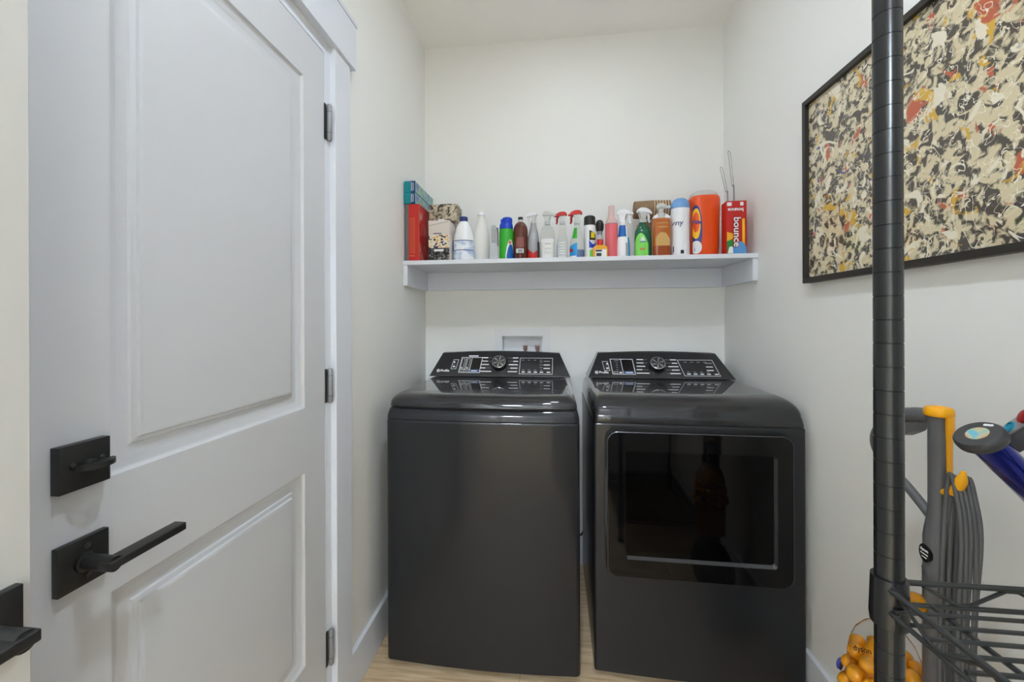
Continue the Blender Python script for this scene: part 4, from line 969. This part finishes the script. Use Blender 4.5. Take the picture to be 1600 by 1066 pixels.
# orange detergent tub
t = goods('detergent_tub', 'large orange detergent tub with clear lid and round label', 'tub', 1.3600, -.200)
ls = []
for z, wl, wr, d_ in ((0, .055, .050, .050), (.004, .060, .056, .053), (.05, .058, .060, .053), (.11, .052, .062, .052), (.17, .052, .064, .053), (.22, .058, .066, .054), (.26, .063, .065, .055), (.272, .061, .063, .053), (.277, .056, .059, .049)):
    q = []
    for i in range(32):
        a = 2 * PI * i / 32; ca, sa = math.cos(a), math.sin(a); k = (abs(ca) ** 3.2 + abs(sa) ** 3.2) ** (-1 / 3.2)
        q.append(((wr if ca > 0 else wl) * ca * k, d_ * sa * k, z))
    ls.append(q)
b = B(); loops(b, ls); obj('tub', b, 'orange', t, 60)
L_('lid', [(0, .2765), (.056, .2765), (.057, .285), (.052, .294), (.040, .301), (0, .304)], 'frost', t, 1, .86, power=3)
def lblpoly(s, cx=-.046, cz=.128, a=.024, c=.104): return [(cx + a * s * math.cos(2 * PI * i / 28), cz + c * s * math.sin(2 * PI * i / 28)) for i in range(28)]
def on_tub(poly, mat, name, lift):
    b = B(); r_ = []
    for x, z in poly:
        x = max(min(x, .05), -.057)
        wl = .0525; k = (1 - min(.999, abs(x / .062)) ** 3.2) ** (1 / 3.2); r_.append((x, -.0535 * k - lift, z))
    c_ = b.verts.new((sum(p[0] for p in r_) / len(r_), -.0535 * (1 - (abs(-.040) / .062) ** 3.2) ** (1 / 3.2) - lift, sum(p[1] * 0 + p[2] for p in r_) / len(r_)))
    vs_ = [b.verts.new(p) for p in r_]
    for i in range(len(vs_)): b.faces.new((c_, vs_[i], vs_[(i + 1) % len(vs_)]))
    return obj(name, b, mat, t, 60)
on_tub(lblpoly(1.0), 'tide_blue', 'label_ground', .0010)
on_tub(lblpoly(.72, cz=.150, c=.095), 'tide_yellow', 'label_ring', .0018)
on_tub(lblpoly(.48, cz=.155, c=.095), 'orange', 'label_ring', .0026)
on_tub(lblpoly(.9, cz=.045, c=.032), 'lbl_white', 'label_foot', .0020)
obj('lettering', text_bm('Tide', .021, (-.045, -.0500, .155), (.93, -.37, 0), (0, 0, 1), (-.37, -.93, 0), lift=.0030, bold=.0008), 'tide_blue', t, 0)
# dryer sheet box
t = goods('dryer_sheet_box', 'red dryer sheet box with white lettering at the right end', 'box', 1.4540, -.290, -.02); w_, h_ = .0400, .226
bx_('carton', 'box_red', t, -w_, w_, -.028, .028, 0, h_)
front_patch('yellow_glow', [(-w_ + .001, .055), (-.004, .072), (-.016, .088), (-w_ + .001, .096)], 'yellow_orange', t, -.028); front_patch('green_hill', [(-w_ + .001, .002), (-.012, .002), (-.006, .056), (-.024, .062), (-w_ + .001, .056)], 'bounce_green', t, -.028, .0008)
front_patch('blue_sky', ell(.010, .020, .028, .034)[0:13] + [(-.018, .002), (.0385, .002)], 'bounce_sky', t, -.028, .0010)
front_patch('sheet_drawing', [(-.036, .004), (-.014, .004), (-.016, .030), (-.022, .034), (-.030, .030)], 'lbl_white', t, -.028, .0012); front_patch('yellow_band', [(.022, .040), (.032, .040), (.032, .150), (.022, .150)], 'tide_yellow', t, -.028)
marks('top_panels', 'lbl_white', t, [(-.038, -.020, .205, .220), (.014, .027, .205, .220)], -.028)
for mat_, bold, lift in (('dark_red', .0030, .0012), ('lbl_white', .0008, .0018)):
    obj('lettering', text_bm('bounce', .038, (.000, -.028, .094), (0, 0, -1), (1, 0, 0), (0, -1, 0), lift=lift, bold=bold, xs=1.12), mat_, t, 0)
obj('lettering', text_bm('bounce', .021, (-.004, -.028, .188), (-1, 0, 0), (0, 0, -1), (0, -1, 0), lift=.0012, bold=.0006, xs=1.0), 'lbl_white', t, 0)
# purple pouch
t = goods('purple_pouch', 'purple and yellow pouch tucked behind the red dryer sheet box', 'pouch', 1.484, -.195)
b = B(); loops(b, [[(.036 * k * math.cos(2 * PI * i / 24), .026 * k2 * math.sin(2 * PI * i / 24), z) for i in range(24)] for z, k, k2 in ((0, .8, .8), (.02, 1, 1), (.06, 1.12, 1), (.12, 1.02, .8), (.16, .8, .5), (.18, .5, .2))]); obj('pouch', b, 'purple', t, 60)
b = B(); tube(b, [(.0365, -.012, .012), (.0412, -.012, .06), (.0375, -.011, .12), (.029, -.008, .16)], .0022, 8, 5); obj('yellow_edge', b, 'yellow_orange', t, 60)
# two wire whisks
for lab, x, y_, lean, z1, z0 in (('short thin wire loop standing behind the dryer sheet box', 1.452, -.225, -.030, .405, 0), ('tall thin wire loop standing behind the dryer sheet box', 1.478, -.225, -.022, .475, 0)):
    t = goods('wire_loop', lab, 'utensil', x, y_)
    zz = z1 - .115 if z1 < .45 else z1 - .16
    b = B(); tube(b, [(.0042, 0, zz), (lean * .55 + .004, 0, z1 - .03), (lean * .75 + .0045, 0, z1 - .008), (lean * .8, 0, z1), (lean * .75 - .0045, 0, z1 - .008), (lean * .5 - .004, 0, z1 - .05), (-.004, 0, zz)], .0011, 8, 6); obj('loop', b, 'wire_steel', t, 60)
    b = B(); tube(b, [(.0, 0, zz + .004), (.003, 0, zz - .01), (.008, 0, .10), (.010, 0, .002)], .0034, 8, 3); obj('handle', b, 'wire_steel', t, 60)
